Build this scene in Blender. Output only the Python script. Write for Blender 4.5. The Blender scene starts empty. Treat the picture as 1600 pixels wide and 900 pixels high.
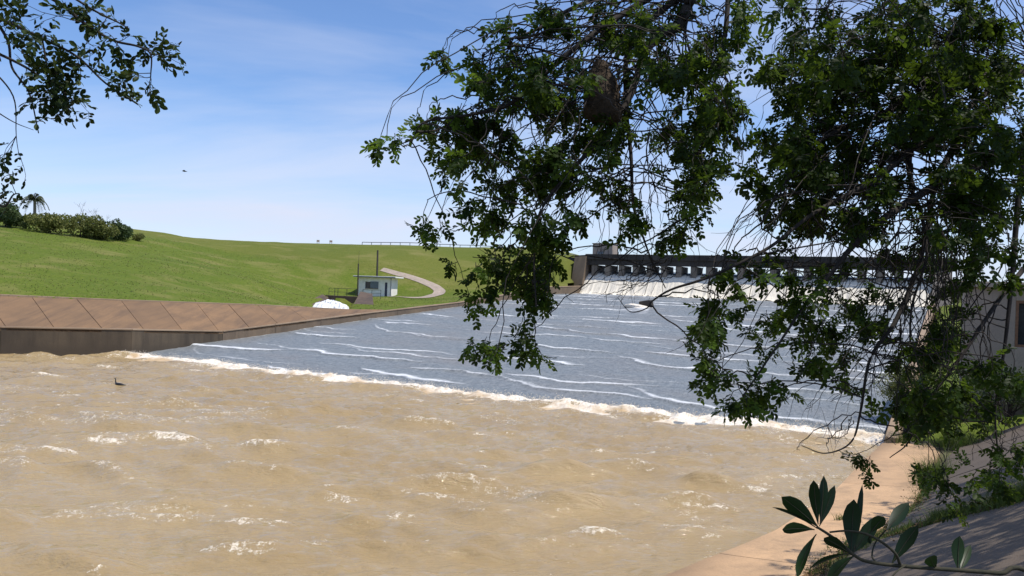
import bpy, bmesh, math, random
import numpy as np
from mathutils import Vector, Matrix, Euler

rng = np.random.default_rng(11)
random.seed(5)
SC = bpy.context.scene
COL = SC.collection

# ------------------------------------------------------------------ camera
F_PX, CAM_H, HORIZ = 1232.0, 6.0, 455.0
ROLL = math.radians(2.2)
cam_d = bpy.data.cameras.new('camera')
cam_d.sensor_width = 36.0
cam_d.lens = 36.0 * F_PX / 1600.0
cam_d.clip_start = 0.05
cam_d.clip_end = 6000
cam = bpy.data.objects.new('camera', cam_d)
COL.objects.link(cam)
pitch = math.atan((HORIZ - 450.0) / F_PX)
cam.matrix_world = (Matrix.Translation((0, 0, CAM_H)) @ Euler((math.radians(90) + pitch, 0, 0)).to_matrix().to_4x4()
                    @ Matrix.Rotation(ROLL, 4, 'Z'))
SC.camera = cam

# ------------------------------------------------------------------ light
SUN_EL, SUN_AZ = math.radians(64), math.radians(108)      # azimuth clockwise from +Y
sun_vec = Vector((math.sin(SUN_AZ) * math.cos(SUN_EL), math.cos(SUN_AZ) * math.cos(SUN_EL), math.sin(SUN_EL)))
sd = bpy.data.lights.new('sun', 'SUN')
sd.energy = 5.0
sd.angle = math.radians(0.53)
sd.color = (1.0, 0.94, 0.84)
so = bpy.data.objects.new('sun', sd)
so.rotation_euler = sun_vec.to_track_quat('Z', 'Y').to_euler()
so.location = (20, -10, 60)
COL.objects.link(so)

W = bpy.data.worlds.new('World')
SC.world = W
W.use_nodes = True
wn, wl = W.node_tree.nodes, W.node_tree.links
wn.clear()
out = wn.new('ShaderNodeOutputWorld')
bg = wn.new('ShaderNodeBackground')
sky = wn.new('ShaderNodeTexSky')
sky.sky_type = 'NISHITA'
sky.sun_disc = False
sky.sun_elevation = SUN_EL
sky.sun_rotation = SUN_AZ
sky.air_density = 1.0
sky.dust_density = 0.15
sky.ozone_density = 3.0
bg.inputs['Strength'].default_value = 0.15
# thin high cloud veils, laid out on a horizontal cloud layer by view direction
tc = wn.new('ShaderNodeTexCoord')
sep = wn.new('ShaderNodeSeparateXYZ')
wl.new(tc.outputs['Generated'], sep.inputs[0])
mx = wn.new('ShaderNodeMath'); mx.operation = 'MAXIMUM'; mx.inputs[1].default_value = 0.0
wl.new(sep.outputs['Z'], mx.inputs[0])
ad = wn.new('ShaderNodeMath'); ad.operation = 'ADD'; ad.inputs[1].default_value = 0.16
wl.new(mx.outputs[0], ad.inputs[0])
dx = wn.new('ShaderNodeMath'); dx.operation = 'DIVIDE'
dy = wn.new('ShaderNodeMath'); dy.operation = 'DIVIDE'
wl.new(sep.outputs['X'], dx.inputs[0]); wl.new(ad.outputs[0], dx.inputs[1])
wl.new(sep.outputs['Y'], dy.inputs[0]); wl.new(ad.outputs[0], dy.inputs[1])
cb = wn.new('ShaderNodeCombineXYZ')
wl.new(dx.outputs[0], cb.inputs[0]); wl.new(dy.outputs[0], cb.inputs[1])
mp = wn.new('ShaderNodeMapping')
mp.inputs['Scale'].default_value = (0.55, 1.25, 1)
mp.inputs['Rotation'].default_value = (0, 0, 0.35)
wl.new(cb.outputs[0], mp.inputs[0])
nz = wn.new('ShaderNodeTexNoise')
nz.inputs['Scale'].default_value = 0.75
nz.inputs['Detail'].default_value = 7
nz.inputs['Roughness'].default_value = 0.55
nz.inputs['Distortion'].default_value = 0.5
wl.new(mp.outputs[0], nz.inputs['Vector'])
cr = wn.new('ShaderNodeMapRange')
cr.inputs['From Min'].default_value = 0.41
cr.inputs['From Max'].default_value = 0.78
cr.inputs['To Min'].default_value = 0.0
cr.inputs['To Max'].default_value = 0.75
wl.new(nz.outputs['Fac'], cr.inputs['Value'])
mixc = wn.new('ShaderNodeMix'); mixc.data_type = 'RGBA'
mixc.inputs['B'].default_value = (4.9, 5.3, 6.5, 1)
hz_ = wn.new('ShaderNodeMapRange')          # veil thickens towards the horizon
hz_.interpolation_type = 'SMOOTHSTEP'
for k_, v_ in (('From Min', 0.0), ('From Max', 0.26), ('To Min', 0.5), ('To Max', 0.0)): hz_.inputs[k_].default_value = v_
wl.new(mx.outputs[0], hz_.inputs['Value'])
sm_w = wn.new('ShaderNodeMath'); sm_w.operation = 'ADD'; sm_w.use_clamp = True
wl.new(cr.outputs[0], sm_w.inputs[0]); wl.new(hz_.outputs[0], sm_w.inputs[1])
wl.new(sm_w.outputs[0], mixc.inputs['Factor'])
tnt = wn.new('ShaderNodeMix'); tnt.data_type = 'RGBA'; tnt.blend_type = 'MULTIPLY'
tnt.inputs['Factor'].default_value = 1.0; tnt.inputs['B'].default_value = (.82, .93, 1.12, 1)
wl.new(sky.outputs[0], tnt.inputs['A']); wl.new(tnt.outputs['Result'], mixc.inputs['A'])
wl.new(mixc.outputs['Result'], bg.inputs['Color'])
wl.new(bg.outputs[0], out.inputs[0])

SC.view_settings.view_transform = 'Standard'
SC.view_settings.look = 'None'
SC.view_settings.exposure = 0.0
SC.view_settings.gamma = 1.0
SC.render.engine = 'CYCLES'
SC.cycles.max_bounces = 8
SC.cycles.transparent_max_bounces = 8

# ------------------------------------------------------------------ helpers
_c, _s = math.cos(ROLL), math.sin(ROLL)
def P(px, py, d):
    x, y = px - 800.0, py - HORIZ
    return np.array([(x * _c + y * _s) / F_PX * d, d, CAM_H - (-x * _s + y * _c) / F_PX * d])

def mesh_obj(name, verts, faces, mat=None, parent=None, smooth=False):
    me = bpy.data.meshes.new(name)
    v = np.asarray(verts, dtype=np.float32)
    if isinstance(faces, np.ndarray):
        n, k = faces.shape
        me.vertices.add(len(v)); me.vertices.foreach_set('co', v.ravel())
        me.loops.add(n * k); me.loops.foreach_set('vertex_index', faces.astype(np.int32).ravel())
        me.polygons.add(n); me.polygons.foreach_set('loop_start', np.arange(0, n * k, k, dtype=np.int32))
        me.update(calc_edges=True)
    else:
        me.from_pydata(v.tolist(), [], faces); me.update()
    if smooth:
        me.polygons.foreach_set('use_smooth', np.ones(len(me.polygons), dtype=bool))
    if mat: me.materials.append(mat)
    o = bpy.data.objects.new(name, me)
    COL.objects.link(o)
    if parent: o.parent = parent
    return o

def empty(name, loc=(0, 0, 0)):
    o = bpy.data.objects.new(name, None); o.location = loc; COL.objects.link(o)
    o.empty_display_size = 0.2
    return o

def under(o, parent):            # parent keeping world coordinates (empties are only translated)
    o.parent = parent
    o.matrix_parent_inverse = Matrix.Translation(-Vector(parent.location))
    return o

def tag(o, label=None, cat=None, group=None, kind=None):
    if label: o['label'] = label
    if cat: o['category'] = cat
    if group: o['group'] = group
    if kind: o['kind'] = kind
    return o

BOXF = [(0, 3, 2, 1), (4, 5, 6, 7), (0, 1, 5, 4), (1, 2, 6, 5), (2, 3, 7, 6), (3, 0, 4, 7)]
def hexa(name, pts, mat, parent=None, bevel=0.0):
    """pts: 4 bottom corners then 4 top corners"""
    o = mesh_obj(name, pts, BOXF, mat)
    bm = bmesh.new(); bm.from_mesh(o.data)
    bmesh.ops.recalc_face_normals(bm, faces=bm.faces)
    if bevel: bmesh.ops.bevel(bm, geom=bm.edges[:], offset=bevel, segments=1, affect='EDGES')
    bm.to_mesh(o.data); bm.free()
    if parent: under(o, parent)
    return o
def box(name, x0, x1, y0, y1, z0, z1, mat, parent=None, bevel=0.0, fr=None):
    pts = [(x0, y0, z0), (x1, y0, z0), (x1, y1, z0), (x0, y1, z0), (x0, y0, z1), (x1, y0, z1), (x1, y1, z1), (x0, y1, z1)]
    if fr: pts = [fr(*p) for p in pts]
    return hexa(name, pts, mat, parent, bevel)

def tube_arrays(paths, sides=5):
    """paths: list of (pts Nx3, radii N). Returns verts, quads."""
    V, Fq, base = [], [], 0
    for pts, rad in paths:
        pts = np.asarray(pts, float); rad = np.asarray(rad, float)
        n = len(pts)
        t = np.gradient(pts, axis=0); t /= (np.linalg.norm(t, axis=1, keepdims=True) + 1e-9)
        ref = np.where(np.abs(t[:, 2:3]) > .9, np.array([[1., 0, 0]]), np.array([[0, 0, 1.]]))
        a = np.cross(t, ref); a /= (np.linalg.norm(a, axis=1, keepdims=True) + 1e-9)
        b = np.cross(t, a)
        ang = np.arange(sides) * 2 * np.pi / sides
        ring = pts[:, None, :] + rad[:, None, None] * (a[:, None, :] * np.cos(ang)[None, :, None] + b[:, None, :] * np.sin(ang)[None, :, None])
        V.append(ring.reshape(-1, 3))
        i = np.arange(n - 1)[:, None] * sides; j = np.arange(sides)[None, :]; jn = (j + 1) % sides
        q = np.stack([i + j, i + jn, i + sides + jn, i + sides + j], -1).reshape(-1, 4) + base
        Fq.append(q); base += n * sides
    return np.concatenate(V), np.concatenate(Fq)
def tubes(name, paths, mat, parent=None, sides=5):
    v, f = tube_arrays(paths, sides)
    o = mesh_obj(name, v, f, mat, smooth=True)
    if parent: under(o, parent)
    return o

def hash2(ix, iy, seed):
    h = (ix.astype(np.int64) * 374761393 + iy.astype(np.int64) * 668265263 + seed * 982451653) & 0xffffffff
    h = ((h ^ (h >> 13)) * 1274126177) & 0xffffffff
    return ((h ^ (h >> 16)) & 0xffff) / 65535.0
def vnoise(x, y, seed=0):
    ix, iy = np.floor(x), np.floor(y); fx, fy = x - ix, y - iy
    fx = fx * fx * (3 - 2 * fx); fy = fy * fy * (3 - 2 * fy)
    a, b = hash2(ix, iy, seed), hash2(ix + 1, iy, seed)
    c, d = hash2(ix, iy + 1, seed), hash2(ix + 1, iy + 1, seed)
    return (a + (b - a) * fx) * (1 - fy) + (c + (d - c) * fx) * fy
def fbm(x, y, oct=4, seed=0):
    s, amp, tot = 0, 1.0, 0
    for o in range(oct):
        s = s + amp * vnoise(x * 2 ** o, y * 2 ** o, seed + o * 17); tot += amp; amp *= .5
    return s / tot
def attr(o, name, val):
    a = o.data.attributes.new(name, 'FLOAT', 'POINT'); a.data.foreach_set('value', np.asarray(val, np.float32).ravel())

# ------------------------------------------------------------------ materials
class NT:
    def __init__(s, name):
        s.m = bpy.data.materials.new(name); s.m.use_nodes = True
        s.n, s.l = s.m.node_tree.nodes, s.m.node_tree.links
        s.b = s.n['Principled BSDF']; s.o = s.n['Material Output']
    def geo(s):
        t = s.n.new('ShaderNodeNewGeometry'); return t.outputs['Position']
    def map(s, vec, scale=(1, 1, 1), rot=(0, 0, 0)):
        m = s.n.new('ShaderNodeMapping'); m.inputs['Scale'].default_value = scale; m.inputs['Rotation'].default_value = rot
        s.l.new(vec, m.inputs[0]); return m.outputs[0]
    def noise(s, vec, scale, detail=5, rough=.55, dist=0.0):
        t = s.n.new('ShaderNodeTexNoise'); t.inputs['Scale'].default_value = scale; t.inputs['Detail'].default_value = detail
        t.inputs['Roughness'].default_value = rough; t.inputs['Distortion'].default_value = dist
        s.l.new(vec, t.inputs['Vector']); return t.outputs['Fac']
    def ramp(s, fac, stops):
        r = s.n.new('ShaderNodeValToRGB'); e = r.color_ramp.elements
        while len(e) < len(stops): e.new(.5)
        for k, (p, c) in enumerate(stops):
            e[k].position = p; e[k].color = (*c, 1) if len(c) == 3 else c
        s.l.new(fac, r.inputs[0]); return r.outputs[0]
    def rng(s, fac, a, b, c=0., d=1.):
        r = s.n.new('ShaderNodeMapRange'); r.inputs['From Min'].default_value = a; r.inputs['From Max'].default_value = b
        r.inputs['To Min'].default_value = c; r.inputs['To Max'].default_value = d
        s.l.new(fac, r.inputs['Value']); return r.outputs[0]
    def mix(s, fac, a, b, mode='MIX'):
        m = s.n.new('ShaderNodeMix'); m.data_type = 'RGBA'; m.blend_type = mode
        for sock, v in (('Factor', fac), ('A', a), ('B', b)):
            if isinstance(v, (int, float)): m.inputs[sock].default_value = v
            elif isinstance(v, tuple): m.inputs[sock].default_value = (*v, 1)
            else: s.l.new(v, m.inputs[sock])
        return m.outputs['Result']
    def math(s, op, a, b):
        m = s.n.new('ShaderNodeMath'); m.operation = op
        for k, v in enumerate((a, b)):
            if isinstance(v, (int, float)): m.inputs[k].default_value = v
            else: s.l.new(v, m.inputs[k])
        return m.outputs[0]
    def bump(s, h, strength=.3, dist=.05):
        b = s.n.new('ShaderNodeBump'); b.inputs['Strength'].default_value = strength; b.inputs['Distance'].default_value = dist
        s.l.new(h, b.inputs['Height']); s.l.new(b.outputs[0], s.b.inputs['Normal'])
    def attr(s, name):
        a = s.n.new('ShaderNodeAttribute'); a.attribute_name = name; return a.outputs['Fac']
    def objrand(s):
        return s.n.new('ShaderNodeObjectInfo').outputs['Random']
    def col(s, c): s.l.new(c, s.b.inputs['Base Color']) if not isinstance(c, tuple) else setattr(s.b.inputs['Base Color'], 'default_value', (*c, 1))
    def rough(s, r):
        if isinstance(r, (int, float)): s.b.inputs['Roughness'].default_value = r
        else: s.l.new(r, s.b.inputs['Roughness'])

def concrete(name, c1, c2, stain=(.06, .05, .04), stain_amt=.5, streak=False, scale=1.0, slabs=True, wet=None):
    m = NT(name); g = m.geo()
    n1 = m.noise(g, .35 * scale, 6, .6)
    base = m.mix(m.rng(n1, .35, .65), c1, c2)
    sv = m.map(g, (2.0, .22, .3), (0, 0, math.radians(-38))) if streak == 'slab' else m.map(g, (1.3, 1.3, .12)) if streak else g
    n2 = m.noise(sv, .9 * scale, 7, .65, .4)
    base = m.mix(m.math('MULTIPLY', m.rng(n2, .45, .75), stain_amt), base, stain)
    n3 = m.noise(g, 14 * scale, 4, .6)
    base = m.mix(.35, base, m.ramp(n3, [(.3, (.35, .35, .35)), (.7, (.75, .75, .75))]), 'OVERLAY')
    if slabs:
        base = m.mix(m.rng(m.objrand(), 0, 1, 0, .45), base, tuple(x * .8 for x in c2))
    if wet:                                   # splash-wetted, silted band just above the water
        sx = m.n.new('ShaderNodeSeparateXYZ'); m.l.new(g, sx.inputs[0])
        zz = m.math('ADD', sx.outputs['Z'], m.math('MULTIPLY', m.math('SUBTRACT', n2, .5), wet * .9))
        base = m.mix(m.rng(zz, wet * .55, wet * 1.25, .72, 0.), base, (.06, .046, .032))
    m.col(base); m.rough(.88)
    m.bump(m.math('ADD', n3, m.math('MULTIPLY', n2, .6)), .35, .03)
    return m.m

M = {}
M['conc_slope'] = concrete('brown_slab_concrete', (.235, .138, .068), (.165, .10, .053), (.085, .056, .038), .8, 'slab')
M['conc_wall'] = concrete('stained_wall_concrete', (.12, .09, .058), (.068, .052, .036), (.016, .013, .011), .9, True, 1.0, True, .7)
M['conc_chute'] = concrete('chute_wall_concrete', (.20, .145, .095), (.14, .105, .075), (.05, .04, .032), .7, True)
M['conc_cap'] = concrete('wall_cap_concrete', (.34, .25, .17), (.27, .19, .125), (.12, .1, .08), .5)
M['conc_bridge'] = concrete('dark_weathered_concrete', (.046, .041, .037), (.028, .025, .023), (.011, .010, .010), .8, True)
M['conc_pier'] = concrete('pier_concrete', (.22, .185, .15), (.15, .13, .11), (.05, .045, .04), .6, True)
M['conc_pale'] = concrete('pale_concrete', (.36, .30, .25), (.28, .235, .2), (.13, .11, .095), .45, True)
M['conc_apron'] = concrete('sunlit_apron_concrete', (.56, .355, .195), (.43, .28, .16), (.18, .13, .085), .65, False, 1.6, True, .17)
M['conc_bank'] = concrete('shade_darkened_bank_concrete', (.135, .10, .072), (.10, .077, .057), (.06, .047, .036), .65, False, 1.6)  # base colour darkened to stand in for tree shade the canopy leaves out
M['conc_outlet'] = concrete('outlet_concrete', (.12, .08, .055), (.075, .052, .038), (.025, .02, .018), .7, True)

def plain(name, c, rough=.6, metal=0., var=.15, sc=8.):
    m = NT(name); g = m.geo(); n = m.noise(g, sc, 4)
    lo = tuple(x * (1 - var * 2) for x in c); hi = tuple(min(1, x * (1 + var)) for x in c)
    m.col(m.mix(m.rng(n, .3, .7), lo, hi)); m.rough(rough); m.b.inputs['Metallic'].default_value = metal
    return m.m
M['white_wall'] = plain('white_painted_wall', (.78, .75, .69), .8, 0, .06, 2)
M['roof_white'] = plain('white_roof_sheet', (.78, .78, .76), .5, 0, .05)
M['door_navy'] = plain('navy_door', (.03, .035, .07), .5)
M['glass_dark'] = plain('dark_window_glass', (.03, .035, .04), .08)
M['shutter'] = plain('blue_grey_shutter', (.13, .155, .18), .5)
M['rail'] = plain('dark_rail_steel', (.05, .055, .05), .5, .3)
M['galv'] = plain('weathered_rail_steel', (.22, .23, .24), .5, .5)
M['pole'] = plain('creosoted_pole', (.05, .042, .036), .85)
M['sign'] = plain('sign_board', (.5, .36, .3), .6)
M['frame_brown'] = plain('rusty_brown_frame', (.17, .085, .045), .7)
M['bird_black'] = plain('black_feathers', (.012, .012, .013), .5)
M['beak'] = plain('bird_beak', (.25, .2, .12), .5)
M['rock'] = concrete('wet_dark_block', (.05, .04, .032), (.03, .026, .024), (.015, .013, .012), .6, False, 3, False)

def bark(name, c1, c2):
    m = NT(name); g = m.geo(); n = m.noise(g, 60, 5, .6)
    m.col(m.mix(m.rng(n, .3, .7), c1, c2)); m.rough(.9); m.bump(n, .5, .004); return m.m
M['bark'] = bark('dark_grey_bark', (.013, .010, .009), (.036, .028, .023))
M['stem'] = bark('green_brown_stem', (.02, .022, .012), (.045, .038, .02))
M['palm_trunk'] = bark('palm_trunk_bark', (.13, .11, .085), (.22, .19, .15))

def leaf_mat(name, dark, light, trans, tw=.45, rough=.42, redden=None, spec=.35):
    m = NT(name); g = m.geo()
    n = m.noise(g, 6.0, 2); r = m.attr('tint')
    c = m.mix(r, dark, light)
    if redden: c = m.mix(m.rng(r, .93, .97), c, redden)
    m.col(c); m.rough(rough); m.b.inputs['Specular IOR Level'].default_value = spec
    t = m.n.new('ShaderNodeBsdfTranslucent')
    tcol = m.mix(r, tuple(x * .3 for x in trans), trans)
    m.l.new(tcol, t.inputs['Color'])
    ms = m.n.new('ShaderNodeMixShader'); ms.inputs[0].default_value = tw
    m.l.new(m.b.outputs[0], ms.inputs[1]); m.l.new(t.outputs[0], ms.inputs[2])
    m.l.new(ms.outputs[0], m.o.inputs['Surface'])
    return m.m
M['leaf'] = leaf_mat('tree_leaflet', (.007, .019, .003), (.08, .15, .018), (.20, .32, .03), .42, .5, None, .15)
M['leaf_left'] = leaf_mat('broad_tree_leaflet', (.016, .034, .008), (.045, .07, .014), (.07, .10, .015), .28, .5, (.10, .04, .02), .15)
M['leaf_big'] = leaf_mat('leathery_leaf', (.008, .022, .008), (.02, .042, .012), (.03, .07, .015), .2, .4, None, .22)
M['bush_green'] = leaf_mat('olive_bush_leaf', (.10, .125, .03), (.20, .205, .06), (.18, .21, .05), .35, .7)
M['bush_dark'] = leaf_mat('dark_bush_leaf', (.035, .065, .02), (.08, .115, .035), (.07, .11, .03), .3, .6)
M['palm_leaf'] = leaf_mat('palm_frond', (.05, .065, .03), (.10, .115, .05), (.08, .1, .03), .25, .5)
M['grass_blade'] = leaf_mat('grass_blade', (.06, .11, .018), (.15, .19, .045), (.14, .2, .04), .35, .6)
M['grass_tuft'] = leaf_mat('meadow_grass', (.095, .125, .028), (.24, .23, .085), (.16, .19, .05), .35, .8)
M['dead_leaf'] = leaf_mat('dry_leaf_litter', (.10, .06, .03), (.24, .16, .08), (.1, .06, .03), .15, .8)

def grass_ground():
    m = NT('mown_grass_slope'); g = m.geo()
    big = m.noise(g, .045, 4, .5); mid = m.noise(m.map(g, (1, 1, 1)), .5, 6, .65); fine = m.noise(m.map(g, (1, 1, 3)), 3.2, 5, .7)
    green = m.mix(m.rng(fine, .32, .7), (.062, .100, .011), (.142, .168, .027))
    olive = m.mix(m.rng(fine, .32, .7), (.10, .115, .02), (.158, .158, .038))
    dry = m.attr('dry')
    f = m.math('ADD', dry, m.rng(mid, .35, .75, -.25, .3))
    c = m.mix(m.rng(f, .15, .85), green, olive)
    straw = m.noise(m.map(g, (.6, 2.2, 1)), 1.1, 5, .7)
    c = m.mix(m.rng(straw, .60, .74, 0, .6), c, (.30, .25, .12))
    c = m.mix(m.rng(big, .38, .66, 0, .5), c, (.07, .108, .018))
    pt = m.noise(m.map(g, (1, 1.6, 1)), .16, 5, .6, .4)
    c = m.mix(m.rng(pt, .50, .68, 0, .65), c, (.19, .175, .062))
    m.col(c); m.rough(.95); m.b.inputs['Specular IOR Level'].default_value = .1
    m.bump(m.math('ADD', fine, mid), .6, .12)
    return m.m
M['grass'] = grass_ground()
M['track'] = concrete('gravel_track', (.36, .29, .24), (.27, .22, .18), (.14, .14, .07), .45, False, 2.5, False)
M['soil'] = concrete('bank_soil', (.12, .09, .055), (.08, .085, .03), (.04, .05, .015), .6, False, 2, False)

def pool_mat():
    m = NT('muddy_pool_water'); g = m.geo()
    sil = m.noise(g, .12, 4, .5)
    body = m.mix(m.rng(sil, .3, .7), (.31, .222, .108), (.37, .276, .148))
    foam = m.attr('foam')
    br = m.noise(g, 5.5, 6, .75, .6); br2 = m.noise(g, 22, 4, .7)
    k = m.math('ADD', foam, m.math('MULTIPLY', m.math('SUBTRACT', m.math('ADD', m.math('MULTIPLY', br, .65), m.math('MULTIPLY', br2, .35)), .5), 2.3))
    mask = m.rng(k, .42, .66)
    mask = m.math('MULTIPLY', mask, m.rng(foam, .02, .12))
    m.col(m.mix(mask, body, (.80, .72, .60)))
    m.rough(m.rng(mask, 0, 1, .05, .8)); m.b.inputs['IOR'].default_value = 1.42
    m.b.inputs['Subsurface Weight'].default_value = .2; m.b.inputs['Subsurface Radius'].default_value = (1, .7, .4); m.b.inputs['Subsurface Scale'].default_value = .2
    h1 = m.noise(m.map(g, (1, 3.4, 1), (0, 0, -.12)), 1.5, 6, .62, .25)
    h2 = m.noise(m.map(g, (1, 3.0, 1), (0, 0, -.1)), 5.0, 5, .6)
    rn = m.noise(m.map(g, (1, 3.0, 1), (0, 0, -.14)), 1.15, 4, .5, .5)
    rdg = m.math('SUBTRACT', 1.0, m.math('MULTIPLY', m.math('ABSOLUTE', m.math('SUBTRACT', rn, .5), 0.), 4.0))
    h1 = m.math('ADD', h1, m.math('MULTIPLY', rdg, .35))
    m.bump(m.math('ADD', h1, m.math('ADD', m.math('MULTIPLY', h2, .28), m.math('MULTIPLY', m.math('MULTIPLY', mask, br2), .25))), .52, .22)
    return m.m
M['pool'] = pool_mat()

def chute_mat():
    m = NT('thin_rushing_water'); g = m.geo()
    tex = m.n.new('ShaderNodeAttribute'); tex.attribute_name = 'flow_uv'
    uv = tex.outputs['Vector']
    sp = m.noise(m.map(uv, (1.0, .5, 1)), 2.6, 6, .85)
    sp2 = m.noise(m.map(uv, (1.0, .6, 1)), 8, 4, .8)
    big = m.noise(m.map(uv, (.6, 1, 1)), .16, 4, .55)
    k = m.math('ADD', m.math('MULTIPLY', sp, .5), m.math('MULTIPLY', sp2, .5))
    c = m.mix(m.rng(k, .36, .67), (.055, .075, .092), (.34, .36, .37))
    c = m.mix(m.rng(big, .45, .72, 0, .55), c, m.mix(m.rng(k, .36, .67), (.11, .10, .092), (.36, .335, .315)))
    foam = m.attr('foam')
    f = m.math('ADD', foam, m.math('MULTIPLY', m.math('SUBTRACT', k, .5), .8))
    mask = m.math('MULTIPLY', m.rng(f, .22, .8, 0, .85), m.rng(foam, .02, .2))
    m.col(m.mix(mask, c, (.80, .82, .84)))
    m.rough(m.rng(mask, 0, 1, .42, .85)); m.b.inputs['IOR'].default_value = 1.33; m.b.inputs['Specular IOR Level'].default_value = .4
    m.bump(m.math('ADD', sp, m.math('MULTIPLY', sp2, .5)), .8, .16)
    return m.m
M['chute'] = chute_mat()

def fall_mat(name, cream=(.80, .74, .63)):
    m = NT(name)
    tex = m.n.new('ShaderNodeAttribute'); tex.attribute_name = 'flow_uv'; uv = tex.outputs['Vector']
    st = m.noise(m.map(uv, (1, .10, 1)), 3.2, 6, .7); st2 = m.noise(m.map(uv, (1, .25, 1)), 9, 4, .7)
    foam = m.attr('foam')
    f = m.math('ADD', foam, m.math('MULTIPLY', m.math('SUBTRACT', st, .5), 2.4))
    mask = m.rng(f, .3, .75)
    white = m.mix(m.rng(st2, .35, .7), tuple(x * .72 for x in cream), cream)
    m.col(m.mix(mask, (.07, .09, .10), white)); m.rough(m.rng(mask, 0, 1, .1, .75)); m.b.inputs['IOR'].default_value = 1.33
    m.bump(m.math('ADD', st, m.math('MULTIPLY', st2, .5)), .5, .12)
    return m.m
M['fall'] = fall_mat('white_falling_water')
M['outletfoam'] = fall_mat('white_outlet_foam', (.86, .88, .9))
def foam_mat():
    m = NT('churned_foam'); g = m.geo(); n = m.noise(g, 7, 6, .75)
    t = m.attr('tan')
    c = m.mix(m.rng(n, .32, .62), (.58, .47, .34), (.90, .85, .76))
    c = m.mix(t, c, (.46, .32, .17)); m.col(c); m.rough(.75); m.bump(n, .7, .08); return m.m
M['foam'] = foam_mat()
def lake_mat():
    m = NT('reservoir_water'); g = m.geo(); m.col((.05, .07, .08)); m.rough(.1); m.bump(m.noise(g, 1.2, 4), .3, .1); return m.m
M['lake'] = lake_mat()
def nest_mat():
    m = NT('woven_dry_grass'); g = m.geo()
    a = m.noise(m.map(g, (30, 30, 140)), 1, 5, .7); b = m.noise(m.map(g, (120, 120, 25)), 1, 4, .7)
    k = m.math('ADD', m.math('MULTIPLY', a, .5), m.math('MULTIPLY', b, .5))
    m.col(m.mix(m.rng(k, .35, .65), (.016, .011, .007), (.085, .055, .031))); m.rough(.9); m.bump(k, 1.0, .01); return m.m
M['nest'] = nest_mat()

# ------------------------------------------------------------------ spillway frame
J = np.array([-28.87, 60.21]); U = np.array([.8738, -.4863]); Wd = np.array([.4863, .8738])
WID = 52.2
TZ_T = [-12, 0, 8, 26, 71, 83, 100]; TZ_Z = [-.98, 0, .67, 2.2, 5.7, 6.0, 6.0]
def zch(t): return np.interp(t, TZ_T, TZ_Z)
def S(a, t, z): return (J[0] + U[0] * a + Wd[0] * t, J[1] + U[1] * a + Wd[1] * t, z)
E0 = np.array([3.7, 17.07]); Bn = np.array([.8738, -.4863]); BW = np.array([.593, .805])
def BK(off, al, z): return (E0[0] + Bn[0] * off + Wd[0] * al, E0[1] + Bn[1] * off + Wd[1] * al, z)
def bxy(off, al):
    """bank coordinates: off metres landward of the water's edge, al metres along it; bends into the chute axis at al = 22"""
    off, al = np.asarray(off, float), np.asarray(al, float)
    k = np.clip((al - 20) / 4, 0, 1); lo, hi = np.minimum(al, 22), np.maximum(al - 22, 0)
    nx_ = .805 * (1 - k) + Bn[0] * k; ny_ = -.593 * (1 - k) + Bn[1] * k
    return E0[0] + BW[0] * lo + Wd[0] * hi + nx_ * off, E0[1] + BW[1] * lo + Wd[1] * hi + ny_ * off
def bank_z(off): return np.interp(off, [-3, -.01, 0, 3.2, 12, 30], [-.8, -.6, .03, .36, 5.5, 6.3])

edge_in = lambda al: np.interp(al, [-14, -.3, 2, 4.3, 9.7, 14.5, 21.3], [-.5, .05, .5, .85, .9, .5, .05])

# ------------------------------------------------------------------ base ground to the horizon
g = mesh_obj('ground', [(-3000, -3000, -2.5), (3000, -3000, -2.5), (3000, 3000, -2.5), (-3000, 3000, -2.5)], [(0, 1, 2, 3)], M['grass'])
tag(g, kind='structure')
attr(g, 'dry', np.full(4, .5))

# ------------------------------------------------------------------ grass terrain on the far (left) side
PANEL_BOT = [(-60, 45.6, 2.06), (-36.54, 56.58, 2.06), (-28.87, 60.21, 2.0), S(0, 8.6, 1.65), S(0, 26.7, 3.02), S(0, 31, 3.32)]
PANEL_TOP = [(-66, 54.0, 4.25), tuple(P(0, 462, 63.0)), tuple(P(190, 470, 67.0)), tuple(P(400, 477, 79.0)), tuple(P(560, 485.5, 88.0)), S(-.6, 31, 3.42)]
ctrl = [p for p in PANEL_TOP] + [(x, y, z - .5) for x, y, z in PANEL_BOT]
for px, py, d in [(0, 357, 100), (100, 366, 108), (225, 377, 118), (100, 420, 78), (250, 430, 84), (400, 440, 95), (60, 445, 68), (250, 455, 75), (420, 462, 90),
                  (280, 373, 162), (400, 379.5, 158), (500, 381.5, 154), (590, 383, 150), (700, 386, 146), (800, 391, 142), (880, 399, 139),
                  (330, 395, 122), (450, 408, 124), (530, 416, 124), (600, 421, 124), (560, 463, 110), (620, 464, 110), (585, 457, 116), (660, 440, 121), (690, 457, 117), (640, 467, 110),
                  (780, 432, 130), (900, 442, 131), (860, 420, 134), (720, 466, 108), (800, 450, 122), (640, 477, 96), (500, 462, 104), (460, 460, 100)]:
    ctrl.append(tuple(P(px, py, d)))
for t, dz in [(34, .0), (46, -.05), (60, -.05), (72, -.1), (80, -.1)]:
    zt = np.interp(t, [26.7, 45.6, 72, 80, 90], [3.0, 4.3, 6.9, 7.3, 7.3])
    ctrl.append(S(-1.0, t, zt + dz))
ctrl += [(-95, 70, 8), (-130, 130, 17), (-95, 190, 13), (-40, 195, 9), (0, 180, 7), (25, 170, 6), (-150, 60, 8), (-90, 40, 3), (-150, 220, 12), (-110, 160, 17), (-75, 168, 15.6)]
ctrl = np.array(ctrl)
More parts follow.
